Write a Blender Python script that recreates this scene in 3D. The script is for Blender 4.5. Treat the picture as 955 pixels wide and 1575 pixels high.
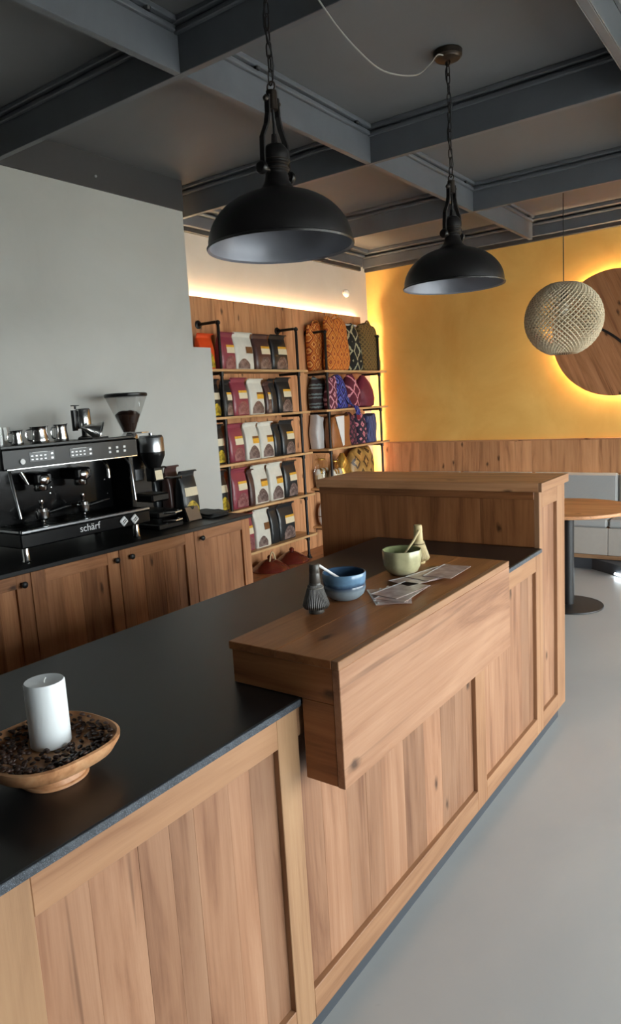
import bpy, bmesh, math, random
from mathutils import Vector, Matrix
random.seed(7)
for o in list(bpy.data.objects): bpy.data.objects.remove(o)
SC = bpy.context.scene
COL = SC.collection
PI = math.pi

# ------------------------------------------------------------------ camera
F_PX = 1078.67
cam_d = bpy.data.cameras.new('camera'); cam = bpy.data.objects.new('camera', cam_d); COL.objects.link(cam)
right = Vector((0.81180, 0.04074, -0.58251)); down = Vector((0.58103, -0.15571, 0.79885)); 
RR = ((0.8117987796685586, 0.5810333767383679, -0.05816318805437875),
      (0.04073582909120797, -0.1557124992619958, -0.9869621116344006),
      (-0.5825146638127584, 0.798845312115927, -0.15007609321113113))
r0, r1, r2 = (Vector(r) for r in RR)          # camera right / down / forward in world axes
m = Matrix((( r0.x, -r1.x, -r2.x, 0.0), (r0.y, -r1.y, -r2.y, 0.0), (r0.z, -r1.z, -r2.z, 1.6), (0, 0, 0, 1)))
cam.matrix_world = m
cam_d.sensor_fit = 'HORIZONTAL'; cam_d.sensor_width = 36.0; cam_d.lens = F_PX * 36.0 / 955.0
cam_d.clip_start = 0.02; cam_d.clip_end = 200
SC.camera = cam

# ------------------------------------------------------------------ world: even, slightly blue daylight sky
w = bpy.data.worlds.new('sky'); SC.world = w; w.use_nodes = True
bg = w.node_tree.nodes['Background']; bg.inputs[0].default_value = (0.92, 0.965, 1.0, 1); bg.inputs[1].default_value = 18.0
# portals in the window openings (guide daylight sampling only)
WIN_X = 2.6
WINS = [(0.5, 1.95), (2.1, 3.55), (3.7, 5.15), (5.3, 6.75)]
for (a, b) in WINS:
    ld = bpy.data.lights.new('window_portal', 'AREA'); ld.shape = 'RECTANGLE'; ld.size = b - a; ld.size_y = 2.1
    ld.cycles.is_portal = True
    lo = bpy.data.objects.new('window_portal', ld); COL.objects.link(lo)
    lo.location = (WIN_X + 0.02, (a + b) / 2, 1.35); lo.rotation_euler = (PI / 2, 0, PI / 2)
SC.view_settings.view_transform = 'Standard'; SC.view_settings.look = 'None'
SC.view_settings.gamma = 1.0; SC.view_settings.use_curve_mapping = False
SC.view_settings.exposure = 0.0

# ------------------------------------------------------------------ material helpers
MATS = {}
def srgb(r, g, b):
    f = lambda c: (c / 255 / 12.92) if c / 255 <= 0.04045 else ((c / 255 + 0.055) / 1.055) ** 2.4
    return (f(r), f(g), f(b), 1)
def newmat(name):
    m = bpy.data.materials.new(name); m.use_nodes = True; MATS[name] = m
    nt = m.node_tree; return m, nt, nt.nodes['Principled BSDF']
def N(nt, t, **kw):
    n = nt.nodes.new(t)
    for k, v in kw.items(): setattr(n, k, v)
    return n
def plain(name, c, rough=0.5, metal=0.0, noise=0.06, scale=30, bump=0.0, coat=0.0, spec=None):
    m, nt, b = newmat(name)
    tc = N(nt, 'ShaderNodeTexCoord'); nz = N(nt, 'ShaderNodeTexNoise'); nz.inputs['Scale'].default_value = scale; nz.inputs['Detail'].default_value = 4
    nt.links.new(tc.outputs['Object'], nz.inputs['Vector'])
    mx = N(nt, 'ShaderNodeMix', data_type='RGBA'); mx.inputs[6].default_value = tuple(x * (1 - noise) for x in c[:3]) + (1,)
    mx.inputs[7].default_value = tuple(min(1, x * (1 + noise)) for x in c[:3]) + (1,)
    nt.links.new(nz.outputs['Fac'], mx.inputs[0]); nt.links.new(mx.outputs[2], b.inputs['Base Color'])
    b.inputs['Roughness'].default_value = rough; b.inputs['Metallic'].default_value = metal
    if coat: b.inputs['Coat Weight'].default_value = coat; b.inputs['Coat Roughness'].default_value = 0.1
    if spec is not None: b.inputs['Specular IOR Level'].default_value = spec
    if bump:
        bp = N(nt, 'ShaderNodeBump'); bp.inputs['Strength'].default_value = bump; bp.inputs['Distance'].default_value = 0.01
        nt.links.new(nz.outputs['Fac'], bp.inputs['Height']); nt.links.new(bp.outputs[0], b.inputs['Normal'])
    return m
def emit(name, c, s):
    m, nt, b = newmat(name)
    b.inputs['Base Color'].default_value = c; b.inputs['Emission Color'].default_value = c; b.inputs['Emission Strength'].default_value = s
    return m
def wood(name, light, mid, dark, axis='Z', rough=0.45, var=0.22, knots=True, coat=0.0):
    """plank wood: grain stretched along axis, every object gets its own offset and tone"""
    m, nt, b = newmat(name); L = nt.links.new
    tc = N(nt, 'ShaderNodeTexCoord'); oi = N(nt, 'ShaderNodeObjectInfo')
    off = N(nt, 'ShaderNodeVectorMath', operation='MULTIPLY_ADD')
    cmb = N(nt, 'ShaderNodeCombineXYZ')
    for i in range(3): L(oi.outputs['Random'], cmb.inputs[i])
    L(cmb.outputs[0], off.inputs[0]); off.inputs[1].default_value = (37.0, 53.0, 71.0); L(tc.outputs['Object'], off.inputs[2])
    k = {'X': 0, 'Y': 1, 'Z': 2}[axis]
    mp = N(nt, 'ShaderNodeMapping'); s = [9.0] * 3; s[k] = 0.9; mp.inputs['Scale'].default_value = s
    L(off.outputs[0], mp.inputs['Vector'])
    n1 = N(nt, 'ShaderNodeTexNoise'); n1.inputs['Scale'].default_value = 1.4; n1.inputs['Detail'].default_value = 6; n1.inputs['Roughness'].default_value = 0.6; n1.inputs['Distortion'].default_value = 0.8
    L(mp.outputs[0], n1.inputs['Vector'])
    mp2 = N(nt, 'ShaderNodeMapping'); s = [110.0] * 3; s[k] = 2.5; mp2.inputs['Scale'].default_value = s; L(off.outputs[0], mp2.inputs['Vector'])
    n2 = N(nt, 'ShaderNodeTexNoise'); n2.inputs['Scale'].default_value = 1.0; n2.inputs['Detail'].default_value = 3; L(mp2.outputs[0], n2.inputs['Vector'])
    mixf = N(nt, 'ShaderNodeMath', operation='MULTIPLY_ADD'); L(n2.outputs['Fac'], mixf.inputs[0]); mixf.inputs[1].default_value = 0.28
    sub = N(nt, 'ShaderNodeMath', operation='SUBTRACT'); L(n1.outputs['Fac'], sub.inputs[0]); sub.inputs[1].default_value = 0.14; L(sub.outputs[0], mixf.inputs[2])
    rp = N(nt, 'ShaderNodeValToRGB'); rp.color_ramp.elements[0].position = 0.30; rp.color_ramp.elements[0].color = dark
    rp.color_ramp.elements[1].position = 0.70; rp.color_ramp.elements[1].color = light
    e = rp.color_ramp.elements.new(0.48); e.color = mid
    L(mixf.outputs[0], rp.inputs[0])
    # per-plank tone
    tone = N(nt, 'ShaderNodeMapRange'); tone.inputs[3].default_value = 1 - var; tone.inputs[4].default_value = 1 + var * 0.75
    wn = N(nt, 'ShaderNodeTexWhiteNoise', noise_dimensions='1D'); L(oi.outputs['Random'], wn.inputs['W']); L(wn.outputs['Value'], tone.inputs[0])
    hs = N(nt, 'ShaderNodeHueSaturation'); L(tone.outputs[0], hs.inputs['Value']); L(rp.outputs[0], hs.inputs['Color'])
    out = hs.outputs[0]
    if knots:
        # knots: (across, along) coordinates of the face
        sx = N(nt, 'ShaderNodeSeparateXYZ'); L(off.outputs[0], sx.inputs[0]); oth = [q for q in range(3) if q != k]
        ac = N(nt, 'ShaderNodeMath', operation='ADD'); L(sx.outputs[oth[0]], ac.inputs[0]); L(sx.outputs[oth[1]], ac.inputs[1])
        au = N(nt, 'ShaderNodeMath', operation='MULTIPLY'); L(ac.outputs[0], au.inputs[0]); au.inputs[1].default_value = 8.0
        al = N(nt, 'ShaderNodeMath', operation='MULTIPLY'); L(sx.outputs[k], al.inputs[0]); al.inputs[1].default_value = 3.6
        mp3 = N(nt, 'ShaderNodeCombineXYZ'); L(au.outputs[0], mp3.inputs[0]); L(al.outputs[0], mp3.inputs[1])
        nd = N(nt, 'ShaderNodeTexNoise'); nd.inputs['Scale'].default_value = 5.0; L(mp3.outputs[0], nd.inputs['Vector'])
        av = N(nt, 'ShaderNodeVectorMath', operation='MULTIPLY_ADD'); L(nd.outputs['Color'], av.inputs[0]); av.inputs[1].default_value = (0.16, 0.22, 0.1); L(mp3.outputs[0], av.inputs[2])
        vo = N(nt, 'ShaderNodeTexVoronoi', voronoi_dimensions='2D'); vo.inputs['Scale'].default_value = 1.0; L(av.outputs[0], vo.inputs['Vector'])
        kr = N(nt, 'ShaderNodeValToRGB'); kr.color_ramp.elements[0].position = 0.035; kr.color_ramp.elements[0].color = (0.85, 0.85, 0.85, 1)
        kr.color_ramp.elements[1].position = 0.13; kr.color_ramp.elements[1].color = (0, 0, 0, 1); L(vo.outputs['Distance'], kr.inputs[0])
        # only some of the cells carry a knot
        sp = N(nt, 'ShaderNodeSeparateColor'); L(vo.outputs['Color'], sp.inputs[0])
        gt = N(nt, 'ShaderNodeMath', operation='GREATER_THAN'); L(sp.outputs[0], gt.inputs[0]); gt.inputs[1].default_value = 0.80
        mu = N(nt, 'ShaderNodeMath', operation='MULTIPLY'); L(kr.outputs[0], mu.inputs[0]); L(gt.outputs[0], mu.inputs[1])
        mk = N(nt, 'ShaderNodeMix', data_type='RGBA'); L(mu.outputs[0], mk.inputs[0]); L(out, mk.inputs[6]); mk.inputs[7].default_value = tuple(c * 0.22 for c in dark[:3]) + (1,)
        out = mk.outputs[2]
        # long dark checks in the grain
        mp4 = N(nt, 'ShaderNodeMapping'); s = [30.0] * 3; s[k] = 1.3; mp4.inputs['Scale'].default_value = s; L(off.outputs[0], mp4.inputs['Vector'])
        nc = N(nt, 'ShaderNodeTexNoise'); nc.inputs['Scale'].default_value = 1.0; nc.inputs['Detail'].default_value = 2; nc.inputs['Distortion'].default_value = 0.3; L(mp4.outputs[0], nc.inputs['Vector'])
        cr = N(nt, 'ShaderNodeValToRGB'); cr.color_ramp.elements[0].position = 0.70; cr.color_ramp.elements[0].color = (0, 0, 0, 1)
        cr.color_ramp.elements[1].position = 0.80; cr.color_ramp.elements[1].color = (0.7, 0.7, 0.7, 1); L(nc.outputs['Fac'], cr.inputs[0])
        mc = N(nt, 'ShaderNodeMix', data_type='RGBA'); L(cr.outputs[0], mc.inputs[0]); L(out, mc.inputs[6]); mc.inputs[7].default_value = tuple(c * 0.4 for c in dark[:3]) + (1,)
        out = mc.outputs[2]
    L(out, b.inputs['Base Color'])
    b.inputs['Roughness'].default_value = rough
    b.inputs['Specular IOR Level'].default_value = 0.35
    if coat: b.inputs['Coat Weight'].default_value = coat; b.inputs['Coat Roughness'].default_value = 0.15
    bp = N(nt, 'ShaderNodeBump'); bp.inputs['Strength'].default_value = 0.12; bp.inputs['Distance'].default_value = 0.004
    L(n2.outputs['Fac'], bp.inputs['Height']); L(bp.outputs[0], b.inputs['Normal'])
    return m
def diamonds(name, cols, ky, kz, bands=3.0, rough=0.85, stripe=False):
    """woven cloth with nested diamonds (or bands) in the Y-Z plane"""
    m, nt, b = newmat(name); L = nt.links.new
    tc = N(nt, 'ShaderNodeTexCoord'); sp = N(nt, 'ShaderNodeSeparateXYZ'); L(tc.outputs['Object'], sp.inputs[0])
    def pp(sock, k):
        a = N(nt, 'ShaderNodeMath', operation='MULTIPLY'); L(sock, a.inputs[0]); a.inputs[1].default_value = k
        p = N(nt, 'ShaderNodeMath', operation='PINGPONG'); L(a.outputs[0], p.inputs[0]); p.inputs[1].default_value = 0.5
        return p.outputs[0]
    pz = pp(sp.outputs['Z'], kz)
    if stripe: s = pz
    else:
        ad = N(nt, 'ShaderNodeMath', operation='ADD'); L(pp(sp.outputs['Y'], ky), ad.inputs[0]); L(pz, ad.inputs[1]); s = ad.outputs[0]
    mu = N(nt, 'ShaderNodeMath', operation='MULTIPLY'); L(s, mu.inputs[0]); mu.inputs[1].default_value = bands
    nz = N(nt, 'ShaderNodeTexNoise'); nz.inputs['Scale'].default_value = 40; L(tc.outputs['Object'], nz.inputs['Vector'])
    wob = N(nt, 'ShaderNodeMath', operation='MULTIPLY_ADD'); L(nz.outputs['Fac'], wob.inputs[0]); wob.inputs[1].default_value = 0.35; L(mu.outputs[0], wob.inputs[2])
    fr = N(nt, 'ShaderNodeMath', operation='FRACT'); L(wob.outputs[0], fr.inputs[0])
    rp = N(nt, 'ShaderNodeValToRGB'); rp.color_ramp.interpolation = 'CONSTANT'
    rp.color_ramp.elements[0].color = cols[0]; rp.color_ramp.elements[0].position = 0
    rp.color_ramp.elements[1].color = cols[1]; rp.color_ramp.elements[1].position = 1.0 / len(cols)
    for i, c in enumerate(cols[2:]):
        e = rp.color_ramp.elements.new((i + 2.0) / len(cols)); e.color = c
    L(fr.outputs[0], rp.inputs[0]); L(rp.outputs[0], b.inputs['Base Color'])
    b.inputs['Roughness'].default_value = rough
    wv = N(nt, 'ShaderNodeTexNoise'); wv.inputs['Scale'].default_value = 250; L(tc.outputs['Object'], wv.inputs['Vector'])
    bp = N(nt, 'ShaderNodeBump'); bp.inputs['Strength'].default_value = 0.4; bp.inputs['Distance'].default_value = 0.003
    L(wv.outputs['Fac'], bp.inputs['Height']); L(bp.outputs[0], b.inputs['Normal'])
    return m
def mottled(name, c1, c2, scale, rough, bump=0.0, fine=None, rvar=0.0):
    m, nt, b = newmat(name); L = nt.links.new
    tc = N(nt, 'ShaderNodeTexCoord')
    n1 = N(nt, 'ShaderNodeTexNoise'); n1.inputs['Scale'].default_value = scale; n1.inputs['Detail'].default_value = 7; n1.inputs['Roughness'].default_value = 0.62; n1.inputs['Distortion'].default_value = 0.6
    L(tc.outputs['Object'], n1.inputs['Vector'])
    rp = N(nt, 'ShaderNodeValToRGB'); rp.color_ramp.elements[0].position = 0.3; rp.color_ramp.elements[0].color = c1
    rp.color_ramp.elements[1].position = 0.72; rp.color_ramp.elements[1].color = c2
    L(n1.outputs['Fac'], rp.inputs[0]); out = rp.outputs[0]
    if fine:
        n2 = N(nt, 'ShaderNodeTexNoise'); n2.inputs['Scale'].default_value = fine[0]; n2.inputs['Detail'].default_value = 2; L(tc.outputs['Object'], n2.inputs['Vector'])
        r2_ = N(nt, 'ShaderNodeValToRGB'); r2_.color_ramp.elements[0].position = fine[1]; r2_.color_ramp.elements[0].color = (0, 0, 0, 1)
        r2_.color_ramp.elements[1].position = fine[1] + 0.06; r2_.color_ramp.elements[1].color = (1, 1, 1, 1); L(n2.outputs['Fac'], r2_.inputs[0])
        mx = N(nt, 'ShaderNodeMix', data_type='RGBA'); L(r2_.outputs[0], mx.inputs[0]); L(out, mx.inputs[6]); mx.inputs[7].default_value = fine[2]; out = mx.outputs[2]
    L(out, b.inputs['Base Color']); b.inputs['Roughness'].default_value = rough
    if rvar:
        mr = N(nt, 'ShaderNodeMapRange'); mr.inputs[3].default_value = rough - rvar; mr.inputs[4].default_value = rough + rvar; L(n1.outputs['Fac'], mr.inputs[0]); L(mr.outputs[0], b.inputs['Roughness'])
    if bump:
        bp = N(nt, 'ShaderNodeBump'); bp.inputs['Strength'].default_value = bump; bp.inputs['Distance'].default_value = 0.01
        L(n1.outputs['Fac'], bp.inputs['Height']); L(bp.outputs[0], b.inputs['Normal'])
    return m
def glassy(name, c, tint=0.85, rough=0.03):
    """thin clear sheet: mostly transparent with a surface reflection"""
    m, nt, b = newmat(name); L = nt.links.new
    tr = N(nt, 'ShaderNodeBsdfTransparent'); tr.inputs[0].default_value = c
    gl = N(nt, 'ShaderNodeBsdfGlossy'); gl.inputs['Roughness'].default_value = rough
    fr = N(nt, 'ShaderNodeValue'); fr.outputs[0].default_value = 0.07
    ms = N(nt, 'ShaderNodeMixShader'); L(fr.outputs[0], ms.inputs[0]); L(tr.outputs[0], ms.inputs[1]); L(gl.outputs[0], ms.inputs[2])
    L(ms.outputs[0], nt.nodes['Material Output'].inputs['Surface'])
    return m

# palette
OAK_L, OAK_M, OAK_D = srgb(160, 121, 94), srgb(144, 104, 78), srgb(116, 78, 56)
for ax in 'XYZ':
    wood('oak_' + ax, OAK_L, OAK_M, OAK_D, ax)
    wood('oak_plain_' + ax, srgb(162, 122, 90), srgb(150, 110, 80), srgb(130, 91, 64), ax, var=0.08, knots=False)
    wood('oak_pale_' + ax, srgb(164, 129, 96), srgb(154, 118, 87), srgb(136, 101, 73), ax, var=0.05, knots=False)
    wood('oak_top_' + ax, srgb(170, 112, 70), srgb(150, 96, 58), srgb(116, 70, 40), ax, var=0.10, rough=0.32)
    wood('oak_warm_' + ax, srgb(212, 157, 113), srgb(194, 138, 96), srgb(154, 104, 70), ax, var=0.16)
    wood('oak_door_' + ax, srgb(188, 134, 94), srgb(168, 114, 76), srgb(130, 84, 54), ax, var=0.2)
wood('shelf_oak_Y', srgb(214, 174, 126), srgb(200, 158, 110), srgb(176, 132, 88), 'Y', var=.05, knots=False)
wood('dish_wood_X', srgb(205, 160, 120), srgb(186, 134, 94), srgb(140, 92, 60), 'X', var=0.03, knots=False)
mottled('granite', srgb(20, 20, 21), srgb(24, 24, 25), 12, 0.36, fine=(500, 0.70, srgb(48, 49, 52)), rvar=0.01)
mottled('granite_edge', srgb(38, 42, 48), srgb(66, 72, 80), 60, 0.55, bump=0.5, fine=(600, 0.60, srgb(112, 122, 134)))
mottled('floor_resin', srgb(158, 160, 161), srgb(172, 172, 171), 0.9, 0.32, fine=(14, 0.78, srgb(150, 150, 148)), rvar=0.08)
mottled('plaster_grey', srgb(176, 175, 170), srgb(186, 185, 180), 1.3, 0.85, bump=0.05)
mottled('plaster_white', srgb(205, 196, 184), srgb(216, 208, 198), 1.5, 0.8, bump=0.04)
mottled('plaster_gold', srgb(228, 172, 86), srgb(244, 198, 112), 1.6, 0.55, bump=0.12)
mottled('ceiling_grey', srgb(100, 100, 102), srgb(108, 108, 110), 1.0, 0.6)
mottled('beam_grey', srgb(84, 87, 92), srgb(97, 100, 106), 2.0, 0.42, bump=0.05)
plain('trim_dark', srgb(62, 60, 60), 0.5)
plain('kick_black', srgb(60, 64, 70), 0.5)
plain('black_metal', srgb(26, 25, 26), 0.42, 0.0, noise=0.15, scale=60)
plain('lamp_black', srgb(30, 28, 28), 0.38, 0.35, noise=0.12, scale=50)
plain('lamp_inner', srgb(140, 141, 150), 0.42, 0.4)
plain('lamp_bronze', srgb(66, 58, 52), 0.38, 0.8, noise=0.2)
plain('pipe_iron', srgb(40, 36, 35), 0.42, 0.6, noise=0.15)
plain('machine_black', srgb(13, 13, 14), 0.3, 0.0, spec=0.28)
plain('machine_panel', srgb(9, 9, 10), 0.16, 0.0, spec=0.3)
plain('steel', srgb(205, 205, 205), 0.16, 1.0, noise=0.03)
plain('steel_brushed', srgb(170, 172, 175), 0.3, 1.0, noise=0.05)
plain('print_white', srgb(225, 225, 225), 0.5)
plain('rubber', srgb(18, 18, 18), 0.6)
glassy('clear_plastic', (0.93, 0.93, 0.93, 1)); glassy('window_glass', (0.97, 0.99, 0.98, 1))
glassy('cellophane', (0.95, 0.93, 0.88, 1), rough=0.12)
plain('bean', srgb(58, 37, 28), 0.4, noise=0.3, scale=80)
plain('wax', srgb(232, 236, 238), 0.42, noise=0.01); MATS['wax'].node_tree.nodes['Principled BSDF'].inputs['Subsurface Weight'].default_value = 0.25
MATS['wax'].node_tree.nodes['Principled BSDF'].inputs['Subsurface Radius'].default_value = (0.02, 0.02, 0.02)
plain('wick', srgb(235, 235, 230), 0.8)
emit('led_warm', (1.0, 0.70, 0.38, 1), 230.0)
emit('led_cool', (0.85, 0.95, 1.0, 1), 16.0)
plain('bulb_white', srgb(236, 228, 214), 0.3)  # white glass of the globe lamp's bulb, switched off
plain('straw', srgb(204, 188, 160), 0.7, noise=0.2, scale=60)
plain('straw_dark', srgb(90, 66, 44), 0.7)
plain('cushion', srgb(158, 158, 157), 0.9, noise=0.08, scale=200, bump=0.2)
plain('bench_panel', srgb(168, 160, 152), 0.7, noise=0.05)
plain('hand_black', srgb(22, 18, 18), 0.5)

# ------------------------------------------------------------------ object helpers
def link(o, parent=None):
    COL.objects.link(o)
    if parent is not None: o.parent = parent
    return o
def obj(name, bm, mat, parent=None, loc=(0, 0, 0), rot=(0, 0, 0), smooth=False):
    me = bpy.data.meshes.new(name)
    if smooth:
        for f in bm.faces: f.smooth = True
    bm.normal_update(); bm.to_mesh(me); bm.free()
    ms = mat if isinstance(mat, (list, tuple)) else [mat]
    for x in ms: me.materials.append(MATS[x])
    if smooth:
        try: me.set_sharp_from_angle(angle=math.radians(40))
        except Exception: pass
    o = bpy.data.objects.new(name, me); link(o, parent); o.location = loc; o.rotation_euler = rot
    return o
def inst(name, me, parent=None, loc=(0, 0, 0), rot=(0, 0, 0)):
    o = bpy.data.objects.new(name, me); link(o, parent); o.location = loc; o.rotation_euler = rot; return o
def tag(o, label, cat=None, group=None, kind=None):
    o['label'] = label
    if cat: o['category'] = cat
    if group: o['group'] = group
    if kind: o['kind'] = kind
    return o
def thing(name, label, cat, loc=(0, 0, 0), rz=0.0, group=None):
    o = bpy.data.objects.new(name, None); o.empty_display_size = 0.05; link(o); o.location = loc; o.rotation_euler = (0, 0, rz)
    return tag(o, label, cat, group)
def structure(o): o['kind'] = 'structure'; return o
def box(lo, hi, bevel=0.0, bm=None, segs=1):
    b2 = bmesh.new()
    bmesh.ops.create_cube(b2, size=1.0)
    for v in b2.verts:
        v.co = Vector(((v.co.x + .5) * (hi[0] - lo[0]) + lo[0], (v.co.y + .5) * (hi[1] - lo[1]) + lo[1], (v.co.z + .5) * (hi[2] - lo[2]) + lo[2]))
    if bevel: bmesh.ops.bevel(b2, geom=list(b2.edges), offset=bevel, segments=segs, profile=0.5, affect='EDGES')
    if bm is None: return b2
    me = bpy.data.meshes.new('t'); b2.to_mesh(me); b2.free(); bm.from_mesh(me); bpy.data.meshes.remove(me); return bm
def lathe(prof, n=32, bm=None, center=(0, 0, 0), closed=False):
    bm = bm or bmesh.new(); rings = []
    cx, cy, cz = center
    for (r, z) in prof:
        if r < 1e-6: rings.append([bm.verts.new((cx, cy, cz + z))])
        else: rings.append([bm.verts.new((cx + r * math.cos(2 * PI * i / n), cy + r * math.sin(2 * PI * i / n), cz + z)) for i in range(n)])
    prs = list(zip(rings[:-1], rings[1:]))
    if closed: prs.append((rings[-1], rings[0]))
    for a, b in prs:
        for i in range(n):
            j = (i + 1) % n
            if len(a) == 1 and len(b) == 1: continue
            if len(a) == 1: bm.faces.new((a[0], b[j], b[i]))
            elif len(b) == 1: bm.faces.new((a[i], a[j], b[0]))
            else: bm.faces.new((a[i], a[j], b[j], b[i]))
    bmesh.ops.recalc_face_normals(bm, faces=bm.faces[:])
    return bm
def tube(pts, r, n=8, bm=None, closed=False, cap=True):
    bm = bm or bmesh.new(); pts = [Vector(p) for p in pts]; rings = []; up = None
    rs = r if isinstance(r, (list, tuple)) else [r] * len(pts)
    for i, p in enumerate(pts):
        if closed: t = (pts[(i + 1) % len(pts)] - pts[i - 1]).normalized()
        else: t = (pts[min(i + 1, len(pts) - 1)] - pts[max(i - 1, 0)]).normalized()
        if up is None: up = Vector((0, 0, 1)) if abs(t.z) < 0.9 else Vector((1, 0, 0))
        u = (up - t * up.dot(t)).normalized(); v = t.cross(u); up = u
        rings.append([bm.verts.new(p + (u * math.cos(2 * PI * k / n) + v * math.sin(2 * PI * k / n)) * rs[i]) for k in range(n)])
    prs = list(zip(rings[:-1], rings[1:]))
    if closed: prs.append((rings[-1], rings[0]))
    for a, b in prs:
        for k in range(n): bm.faces.new((a[k], a[(k + 1) % n], b[(k + 1) % n], b[k]))
    if cap and not closed: bm.faces.new(rings[0][::-1]); bm.faces.new(rings[-1])
    bmesh.ops.recalc_face_normals(bm, faces=bm.faces[:])
    return bm
def cyl(p, q, r, n=16, bm=None): return tube([p, q], r, n, bm)
def ring_se(cx, cy, z, a, b, nexp, n):
    out = []
    for i in range(n):
        t = 2 * PI * i / n; c, s = math.cos(t), math.sin(t)
        out.append((cx + a * math.copysign(abs(c) ** (2 / nexp), c), cy + b * math.copysign(abs(s) ** (2 / nexp), s), z))
    return out
def loft(rings, bm=None, cap=True):
    bm = bm or bmesh.new(); vs = [[bm.verts.new(p) for p in r] for r in rings]; n = len(vs[0])
    for a, b in zip(vs[:-1], vs[1:]):
        for i in range(n): bm.faces.new((a[i], a[(i + 1) % n], b[(i + 1) % n], b[i]))
    if cap: bm.faces.new(vs[0][::-1]); bm.faces.new(vs[-1])
    bmesh.ops.recalc_face_normals(bm, faces=bm.faces[:])
    return bm
def sphere(c, r, n=16, m=10, bm=None, sc=(1, 1, 1)):
    prof = [(r * math.sin(PI * i / m), -r * math.cos(PI * i / m)) for i in range(m + 1)]
    b2 = lathe(prof, n)
    for v in b2.verts: v.co = Vector((v.co.x * sc[0] + c[0], v.co.y * sc[1] + c[1], v.co.z * sc[2] + c[2]))
    if bm is None: return b2
    me = bpy.data.meshes.new('t'); b2.to_mesh(me); b2.free(); bm.from_mesh(me); bpy.data.meshes.remove(me); return bm
def rel(parent, p): return tuple(p[i] - parent.location[i] for i in range(3))
def part_box(name, lo, hi, mat, parent, bevel=0.002):
    """a box given in world metres; its origin sits at the box centre"""
    c = [(lo[i] + hi[i]) / 2 for i in range(3)]
    bm = box([lo[i] - c[i] for i in range(3)], [hi[i] - c[i] for i in range(3)], bevel)
    L = rel(parent, c) if parent is not None else c
    return obj(name, bm, mat, parent, L)
def splits(a, b, wmin, wmax, rnd):
    out = [a]
    while out[-1] < b - wmin * 1.2: out.append(min(b, out[-1] + rnd.uniform(wmin, wmax)))
    if b - out[-1] < wmin * 0.7 and len(out) > 2: out[-1] = b
    elif out[-1] < b: out.append(b)
    return out
def text_mesh(txt, size, depth):
    cu = bpy.data.curves.new('t', 'FONT'); cu.body = txt; cu.size = size; cu.extrude = depth; cu.align_x = 'CENTER'; cu.align_y = 'CENTER'
    o = bpy.data.objects.new('t', cu); COL.objects.link(o)
    dg = bpy.context.evaluated_depsgraph_get(); me = bpy.data.meshes.new_from_object(o.evaluated_get(dg))
    bpy.data.objects.remove(o); return me

# ------------------------------------------------------------------ room constants
YW, XW, XG, ZB, ZC = 6.90, -4.096, -3.69, 2.996, 3.20
XR, YB = WIN_X, -3.0

# ------------------------------------------------------------------ shell
fl = structure(obj('floor', box((XW - .2, YB, -.1), (XR + .2, YW + .2, 0)), 'floor_resin')); fl['label'] = 'pale grey polished resin floor'
gr = structure(obj('ground_outside', box((XR + .2, YB - 12, -.25), (XR + 30, YW + 12, -.15)), 'plaster_grey')); gr['label'] = 'pavement outside the windows'
wl = structure(obj('wall_left', box((XW - .15, 3.6, 0), (XW, YW + .15, ZC)), 'plaster_white')); wl['label'] = 'cream plaster wall behind the shelves'
wb = structure(obj('wall_back', box((XW - .15, YW, 0), (XR + .2, YW + .15, ZC)), 'plaster_gold')); wb['label'] = 'ochre gold mottled plaster wall'
bm = box((XW, YB, 0), (XG, 3.744, ZC)); box((XW, 3.744, 0), (XG, 3.925, 2.066), 0, bm)
wg = structure(obj('wall_front_left', bm, 'plaster_grey')); wg['label'] = 'light grey plaster wall behind the coffee machine'
structure(obj('wall_camera_side', box((XW - .15, YB - .15, 0), (XR + .2, YB, ZC)), 'trim_dark'))['label'] = 'dark grey wall behind the viewer'
wr = bmesh.new(); ys = [YB] + [v for ab in WINS for v in ab] + [YW]
for i in range(0, len(ys), 2): box((XR, ys[i], 0), (XR + .2, ys[i + 1], ZC), 0, wr)
for (a, b) in WINS: box((XR, a, 0), (XR + .2, b, .30), 0, wr); box((XR, a, 2.40), (XR + .2, b, ZC), 0, wr)
structure(obj('wall_right', wr, 'plaster_grey'))['label'] = 'grey plaster window wall'
for i, (a, b) in enumerate(WINS):
    wn = bpy.data.objects.new('window_%d' % (i + 1), None); link(wn); wn.location = (XR + .1, (a + b) / 2, .35); structure(wn); wn['label'] = 'tall shop window'
    for (y0, y1, z0, z1) in ((a, a + .05, .30, 2.40), (b - .05, b, .30, 2.40), (a + .05, b - .05, .30, .36), (a + .05, b - .05, 2.34, 2.40)):
        part_box('window_frame', (XR + .07, y0, z0), (XR + .13, y1, z1), 'trim_dark', wn)
    part_box('pane', (XR + .097, a + .05, .36), (XR + .103, b - .05, 2.34), 'window_glass', wn, 0)

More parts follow.
